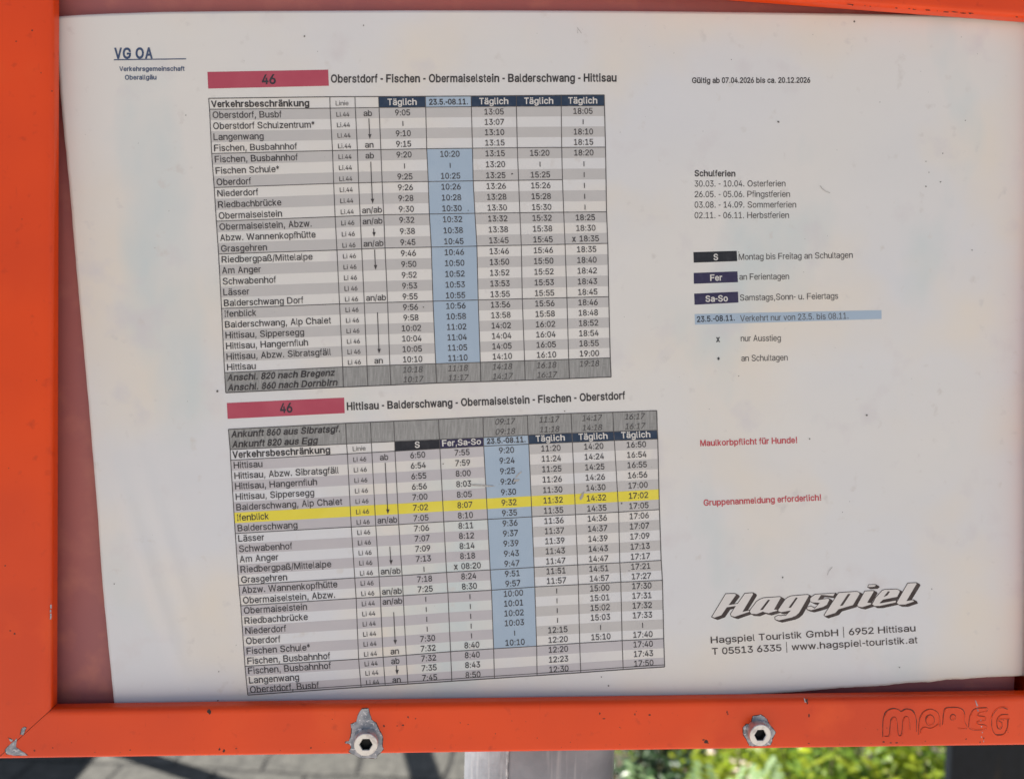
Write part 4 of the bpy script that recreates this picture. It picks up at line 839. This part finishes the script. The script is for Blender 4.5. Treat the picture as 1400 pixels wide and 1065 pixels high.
def body(T, off, stops, lines, dirs, arrows, cols, label):
    nC = 3 + len(cols); nR = len(stops)
    top = MB()
    # outer rule is the grid's own mesh
    g = MB()
    RT = 27 if off == 0 else 26
    T.hline(g, 0, 0, nC, 1.2, 5); T.hline(g, RT, 0, nC, 1.3, 5); T.vline(g, 0, 0, RT, 1.1, 5); T.vline(g, nC, 0, RT, 1.2, 5)
    grid = g.build('timetable_grid', K_RULE, sheet); tag(grid, label)
    r_ = MB()
    for c in range(1, nC): T.vline(r_, c, 0, RT, 1.05, 4)
    if off == 0:
        for r in (1, 5, 11, 14, 19, 25): T.hline(r_, r, 0, nC, 1.0, 4.2)
        T.hline(r_, 8, 0, 7, 1.0, 4.2)
    else:
        for r in (2, 3, 10, 15, 17, 23): T.hline(r_, r, 0, nC, 1.0, 4.2)
        T.hline(r_, 25.78, 0, nC, .9, 4.2)
    r_.build('cell_rules', K_RULE, grid)
    sh, sh2 = MB(), MB()
    for k in range(1, nR + 1, 2):
        r = k + off
        (sh2 if (off and k > 0) else sh).v  # the second table prints with a lilac cast
        blue = 4 if off == 0 else 5
        if (off == 0 and k >= 5) or (off and k <= 20):
            for (a, b) in ((0, blue), (blue+1, nC)):
                if off and a == 0: T.fill(sh2, a, b, r, r+1, 1)
                else: T.fill(sh, a, b, r, r+1, 1)
        else: T.fill(sh2 if off else sh, 0, nC, r, r+1, 1)
    if sh.f: sh.build('row_shading', K_SHADE, grid)
    if sh2.f: sh2.build('row_shading', K_SHADE2, grid)
    bl = MB()
    if off == 0: T.fill(bl, 4, 5, 0, 1, 1.5); T.fill(bl, 4, 5, 5, 25, 1.5)
    else: T.fill(bl, 5, 6, 2, 23, 1.5)
    bl.build('date_column', K_BLUE, grid)
    if off:
        y = MB(); T.fill(y, 0, nC, 8, 9, 2.2); y.build('highlighted_row', K_YELLOW, grid)
    h = MB(); hb = MB(); hv = MB()
    if off == 0: T.fill(h, 3, 4, 0, 1, 1.5); T.fill(h, 5, 8, 0, 1, 1.5)
    else: T.fill(hb, 3, 4, 2, 3, 1.5); T.fill(hv, 4, 5, 2, 3, 1.5); T.fill(h, 6, 9, 2, 3, 1.5)
    h.build('header_band', K_NAVY, grid)
    if hb.f: hb.build('header_band', K_BLACK, grid); hv.build('header_band', K_VIOLET, grid)
    cn = MB(); T.fill(cn, 0, nC, 25 if off == 0 else 0, 27 if off == 0 else 2, 1.3); cn.build('connection_rows', K_CONN, grid)
    # writing: one part per column of entries
    LT = 6; hr = 0 if off == 0 else 2
    def part(name, m, mbx):
        if mbx.f: mbx.build(name, m, grid)
    hd = MB(); fn, W = T.cell(0, hr, .80, LT); lay(hd, "Verkehrsbeschränkung", 12.1, fn, 2.6, bold=BOLD); part('header_text', K_TEXT, hd)
    nm = MB(); ln = MB(); dm = MB()
    fn, W = T.cell(1, hr, .76, LT); lay(ln, "Linie", 8.6, fn, 7.5, bold=0)
    names = ["Täglich","23.5.-08.11.","Täglich","Täglich","Täglich"] if off == 0 else ["S","Fer,Sa-So","23.5.-08.11.","Täglich","Täglich","Täglich"]
    for i, nme in enumerate(names):
        fn, W = T.cell(3+i, hr, .77, LT); hd = MB(); dark = nme.startswith('23')
        lay(hd, nme, 10.4 if dark else 11.6, fn, W/2 + (.3 if dark else 0), 'c', bold=20, fit=54 if dark else None)
        part('header_text', K_TEXT if dark else K_WHITE, hd)
    for k in range(1, nR + 1):
        r = k + off
        fn, W = T.cell(0, r, .80, LT); lay(nm, stops[k-1], 12.15, fn, 3.0, bold=REG)
        fn, W = T.cell(1, r, .80, LT); lay(ln, lines[k-1], 8.5, fn, W/2 - .3, 'c', bold=REG)
        if k in dirs: fn, W = T.cell(2, r, .79, LT); lay(dm, dirs[k], 11.2, fn, W/2 + .4, 'c', bold=REG)
    for (a, b) in arrows: T.arrow(dm, 2, .55, a, b, LT)
    part('stop_names', K_TEXT, nm); part('line_numbers', K_TEXT2, ln); part('direction_marks', K_TEXT, dm)
    for i, cdat in enumerate(cols):
        tx = MB()
        for k in range(1, nR + 1):
            s_ = cdat[k-1]
            if not s_: continue
            fn, W = T.cell(3+i, k + off, .77, LT)
            if s_ == B: tx.add([fn(W/2 - .55, 6.6), fn(W/2 + .55, 6.6), fn(W/2 + .55, -.2), fn(W/2 - .55, -.2)], [(0, 3, 2, 1)])
            elif s_[0] == 'x': lay(tx, 'x', 11.5, fn, W/2 - 20, bold=BOLD); lay(tx, s_[2:], 11, fn, W/2 + 4, 'c', bold=REG)
            else: lay(tx, s_, 11, fn, W/2, 'c', bold=REG)
        part('time_column', K_TEXT, tx)
    it = MB(); t2 = MB()
    for j, s_ in enumerate(("Anschl. 820 nach Bregenz", "Anschl. 860 nach Dornbirn") if off == 0 else ("Ankunft 860 aus Sibratsgf.", "Ankunft 820 aus Egg")):
        r = (25 if off == 0 else 0) + j
        fn, W = T.cell(0, r, .80, LT); lay(it, s_, 11.9, fn, 2.4, bold=BOLD, slant=.2)
        for i, v in enumerate((CONN1 if off == 0 else CONN2)[j]):
            if v: fn, W = T.cell(3+i, r, .80, LT); lay(t2, v, 11, fn, W/2 - 1, 'c', bold=0, slant=.2)
    part('connection_text', K_TEXT, it); part('connection_times', K_TEXT2, t2)
    return grid
body(T1, 0, STOPS1, LINE1, DIR1, ARR1, COLS1, 'upper table of stops and departure times')
body(T2, 2, STOPS2, LINE2, DIR2, ARR2, COLS2, 'lower table with one row marked yellow')

def quad(mbx, p, layer, nx=8, ny=2):
    """four-cornered printed patch: p = top-left, top-right, bottom-right, bottom-left in photograph pixels"""
    V = []
    for j in range(ny + 1):
        for i in range(nx + 1):
            u, v = i/nx, j/ny
            a = (p[0][0]+(p[1][0]-p[0][0])*u, p[0][1]+(p[1][1]-p[0][1])*u); b = (p[3][0]+(p[2][0]-p[3][0])*u, p[3][1]+(p[2][1]-p[3][1])*u)
            V.append(on_sheet(a[0]+(b[0]-a[0])*v, a[1]+(b[1]-a[1])*v, layer))
    n = nx + 1; mbx.add(V, [(j*n+i, (j+1)*n+i, (j+1)*n+i+1, j*n+i+1) for j in range(ny) for i in range(nx)])
def text(name, m, s, size, x0, y0, x1, y1, parent=sheet, bold=REG, fit=True, slant=0, sag=0., layer=4):
    mbx = MB(); L = math.hypot(x1-x0, y1-y0)
    lay(mbx, s, size, line_fn(x0, y0, x1, y1, layer, sag), 0, bold=bold, fit=L if fit else None, slant=slant)
    return mbx.build(name, m, parent)
# route banners and headings
for (p, n0, n1, lab) in (([(283.5,98.8),(448.6,95.8),(449.6,117.8),(284.6,121.6)], (357.6,115.4,377.8,114.8), None, 'upper red banner'),
                    ([(310.1,551),(470.5,543.6),(471.3,564.8),(311.2,572.6)], (382.6,564.4,400.6,563.4), None, 'lower red banner')):
    mbx = MB(); quad(mbx, p, 2, 20, 3); bn = mbx.build('route_banner', K_RED, sheet); tag(bn, lab)
    text('route_number', mat('banner_ink', (.055, .045, .055), .7, spec=.25), '46', 17.5, *n0, parent=bn, bold=24)
text('route_heading', K_TEXT, 'Oberstdorf - Fischen - Obermaiselstein - Balderschwang - Hittisau', 14.6, 451.8, 113.2, 843.4, 111.8, bold=BOLD)
text('route_heading', K_TEXT, 'Hittisau - Balderschwang - Obermaiselstein - Fischen - Oberstdorf', 14.0, 473.8, 560.6, 855.0, 545.6, bold=BOLD, sag=.6)
# operator's mark, top left
mbx = MB(); lay(mbx, 'VG OA', 19.2, line_fn(156.0, 80.4, 209.5, 79.8, 4), 0, bold=30, fit=53.5)
om = mbx.build('operator_mark', K_BRAND, sheet)
mbx = MB(); quad(mbx, [(155.6,81.5),(254.4,80.3),(254.4,81.7),(155.6,83.0)], 4, 12, 1); mbx.build('underline', K_BRAND, om)
text('operator_name', K_BRAND, 'Verkehrsgemeinschaft', 8.2, 163, 97.6, 252.5, 97.2, parent=om, bold=22)
text('operator_name', K_BRAND, 'Oberallgäu', 8.6, 170.4, 109.4, 214.2, 109.0, parent=om, bold=22)
# right-hand column
text('validity_note', K_TEXT, 'Gültig ab 07.04.2026 bis ca. 20.12.2026', 10.2, 945.8, 114.0, 1108.2, 113.6, bold=19)
hl = text('holiday_list', K_TEXT, 'Schulferien', 11.2, 949.2, 241.2, 1005.8, 241.6, bold=20)
for s_, y, xe in (('30.03. - 10.04. Osterferien', 255.6, 1074.4), ('26.05. - 05.06. Pfingstferien', 270.0, 1080.6), ('03.08. - 14.09. Sommerferien', 284.4, 1089.0), ('02.11. - 06.11. Herbstferien', 298.8, 1079.2)):
    text('holiday_dates', K_TEXT2, s_, 11.6, 949.3, y, xe, y - .4, parent=hl, bold=2)
for (p, m, s_, a, b, t_, ta, tb) in (
    ([(948,345),(1007.2,343.2),(1008,357.2),(948.4,359.4)], K_BLACK, 'S', (975.2,355.8), (982.2,355.6), 'Montag bis Freitag an Schultagen', (1009.4,355.6), (1166.4,352.8)),
    ([(948.4,373.4),(1008.2,371.2),(1009,386),(948.6,388.2)], K_VIOLET, 'Fer', (970.6,384), (987.8,383.6), 'an Ferientagen', (1010.4,382.8), (1079.4,382.0)),
    ([(949,401.6),(1009,399),(1009.6,413.8),(949.6,416.8)], K_VIOLET, 'Sa-So', (964.2,412.8), (995.6,411.8), 'Samstags,Sonn- u. Feiertags', (1011.2,411.2), (1146.4,408.6))):
    mbx = MB(); quad(mbx, p, 2); lg = mbx.build('legend_swatch', m, sheet)
    text('swatch_text', K_WHITE, s_, 11.4, *a, *b, parent=lg, bold=20)
    text('legend_text', K_TEXT2, t_, 11.6, *ta, *tb, parent=lg, bold=2)
mbx = MB(); quad(mbx, [(949.6,429.6),(1205.2,424.2),(1205.2,436.2),(950.2,444.0)], 2, 24, 2); lg = mbx.build('legend_strip', K_BLUE, sheet)
text('swatch_text', K_BLACK, '23.5.-08.11.', 10.4, 952.6, 440.4, 1005.4, 438.2, parent=lg, bold=18)
text('legend_text', K_TEXT2, 'Verkehrt nur von 23.5. bis 08.11.', 11.4, 1011.8, 439.4, 1160.8, 435.8, parent=lg, bold=2)
lg = text('legend_symbol', K_BLACK, 'x', 11.5, 978.6, 467.6, 985, 467.4, bold=24)
text('legend_text', K_TEXT2, 'nur Ausstieg', 11.6, 1012.4, 466.8, 1068, 466.2, parent=lg, bold=2)
lg = text('legend_symbol', K_BLACK, '*', 10, 980.6, 495.6, 984.6, 495.4, bold=16)
text('legend_text', K_TEXT2, 'an Schultagen', 11.6, 1013.2, 494.0, 1077.4, 492.8, parent=lg, bold=2)
text('warning_note', K_REDTX, 'Maulkorbpflicht für Hunde!', 11.2, 957.0, 609.8, 1090.8, 605.4, bold=18)
text('warning_note', K_REDTX, 'Gruppenanmeldung erforderlich!', 11.2, 961.6, 691.2, 1123.6, 683.8, bold=18)
# company lettering, bottom right
def za(l): return [(965 + a*.10714, 785 + b*.10714) for a, b in l]
def zb(l): return [(1110 + a*.11071, 785 + b*.11071) for a, b in l]
FACES = [za([(255,248),(372,246),(386,262),(292,390),(408,372),(498,244),(598,236),(604,250),(468,478),(552,458),(556,476),(480,502),(370,540),(325,528),(318,502),(382,402),(268,420),(200,520),(112,552),(78,540)]),
 za([(572,445),(650,345),(690,318),(740,300),(945,286),(958,296),(872,445),(915,452),(905,464),(800,495),(745,482),(728,474),(650,505),(580,502),(560,475)]),
 za([(925,450),(1015,318),(1050,292),(1090,276),(1300,258),(1318,268),(1190,490),(1150,525),(1100,548),(935,586),(886,572),(882,545),(925,522),(962,530),(975,522),(1020,526),(1085,460),(960,482),(928,470)]),
 zb([(-18,295),(0,275),(40,248),(285,232),(264,268),(164,256),(112,254),(72,318),(200,296),(216,312),(185,375),(140,400),(60,424),(-10,442),(-58,430),(-60,405),(-10,392),(36,420),(98,350),(10,346),(-22,330)]),
 zb([(330,228),(556,212),(584,224),(588,244),(508,378),(330,430),(290,475),(165,515),(153,500)]),
 zb([(655,208),(758,202),(764,212),(684,348),(735,352),(724,372),(620,405),(572,396),(562,376)]), zb([(702,130),(785,128),(790,136),(772,152),(692,156)]),
 zb([(790,285),(870,198),(905,188),(1050,184),(1084,200),(1082,222),(1054,276),(880,312),(835,352),(1040,322),(1034,346),(840,388),(775,390),(745,368)]),
 zb([(1185,110),(1288,105),(1294,116),(1168,328),(1252,316),(1262,334),(1150,372),(1075,372),(1047,350)])]
DARKS = [za([(795,322),(820,326),(728,450),(690,456)]), za([(1150,294),(1174,298),(1086,425),(1054,426)]),
 zb([(445,240),(478,240),(382,384),(346,390)]), zb([(940,208),(966,212),(932,258),(884,280)]), zb([(846,352),(1046,300),(1040,322),(838,358)])]
def inflate(p, k): return grow_loops([p], k if area(p) < 0 else -k)[0]
def lpoly(mbx, p, layer):
    v2, tri = triangles([p]); mbx.add([on_sheet(a, b, layer) for a, b in v2], tri)
dk, fc, dt = MB(), MB(), MB(); q = 0
for p in FACES:
    for k in range(8):
        q += 1; lpoly(dk, [(a + 4.3*k/7, b + 2.2*k/7) for a, b in inflate(p, .85 if len(p) > 6 else .7)], 2 + q*.02)
    lpoly(fc, inflate(p, -.12), 4.5)
for p in DARKS: lpoly(dt, p, 5.5)
lo = dk.build('company_logo', K_LOGO, sheet); fc.build('logo_face', K_FACE, lo); dt.build('logo_counter', K_LOGO, lo)
text('company_address', K_LOGO, 'Hagspiel Touristik GmbH | 6952 Hittisau', 12.4, 971.0, 879.2, 1252.6, 862.6, bold=8)
text('company_address', K_LOGO, 'T 05513 6335 | www.hagspiel-touristik.at', 12.4, 973.0, 894.8, 1254.8, 878.8, bold=8)
# specks, a hair and smudges on the sheet
sp = MB(); rnd = random.Random(9)
SPK = [(497,35,1.2),(416,50,1.3),(254,158,.9),(1064,167,1.6),(1168,30,1.8),(1289,210,.9),(1266,221,1),(1270,236,.8),(1286,249,1),(1266,255,1.2),(1320,165,.9),(1010,345,.8),(1329,342,1),(1185,568,1.4),(1107,600,1.2),
       (700,238,1.6),(579,420,1.2),(640,288,.8),(156,798,.9),(299,918,.9),(298,957,1.2),(1070,789,1.2),(1274,805,.9),(1230,912,1),(297,535,1.6),(850,688,1.2),(606,634,1),(1000,82,.8),(1203,140,.7),(1010,514,.9),(1152,700,.7),(860,780,.7),(772,562,1),(822,925,1),(832,937,1.2)]
for (x, y, a) in SPK + [(rnd.uniform(100, 1390), rnd.uniform(25, 930), rnd.uniform(.25, .55)) for _ in range(70)]:
    lpoly(sp, [(x + a*math.cos(6.283*k/7)*rnd.uniform(.5, 1.2), y + a*math.sin(6.283*k/7)*rnd.uniform(.5, 1.2)) for k in range(7)], 8)
sp.build('dust_specks', K_SPECK, sheet)['kind'] = 'stuff'
sm = MB()
hair = [(1121,254),(1124,258),(1129,262),(1135,264)]
T1.strip(sm, hair, .8, 8.2); T1.strip(sm, [(1131,786),(1133,781),(1138,775)], .7, 8.2); T1.strip(sm, [(790,46),(789,38),(795,46)], .8, 8.2)
T1.strip(sm, [(705,653),(709,648),(713,645)], 1.6, 8.2)
def blob(pts, layer=7.4): lpoly(sm, pts, layer)
blob([(641,662.3),(650,662),(662,662.8),(678,664.2),(668,665.6),(655,664.6),(646,663.9)])
blob([(702,656),(706,655),(711,655.5),(708,657.8),(703,658.6)], 7.5)
blob([(792,681),(796,674),(799,672),(797,680),(794,684)], 7.6)
sm.build('smudge', K_SMUDGE, sheet)['kind'] = 'stuff'
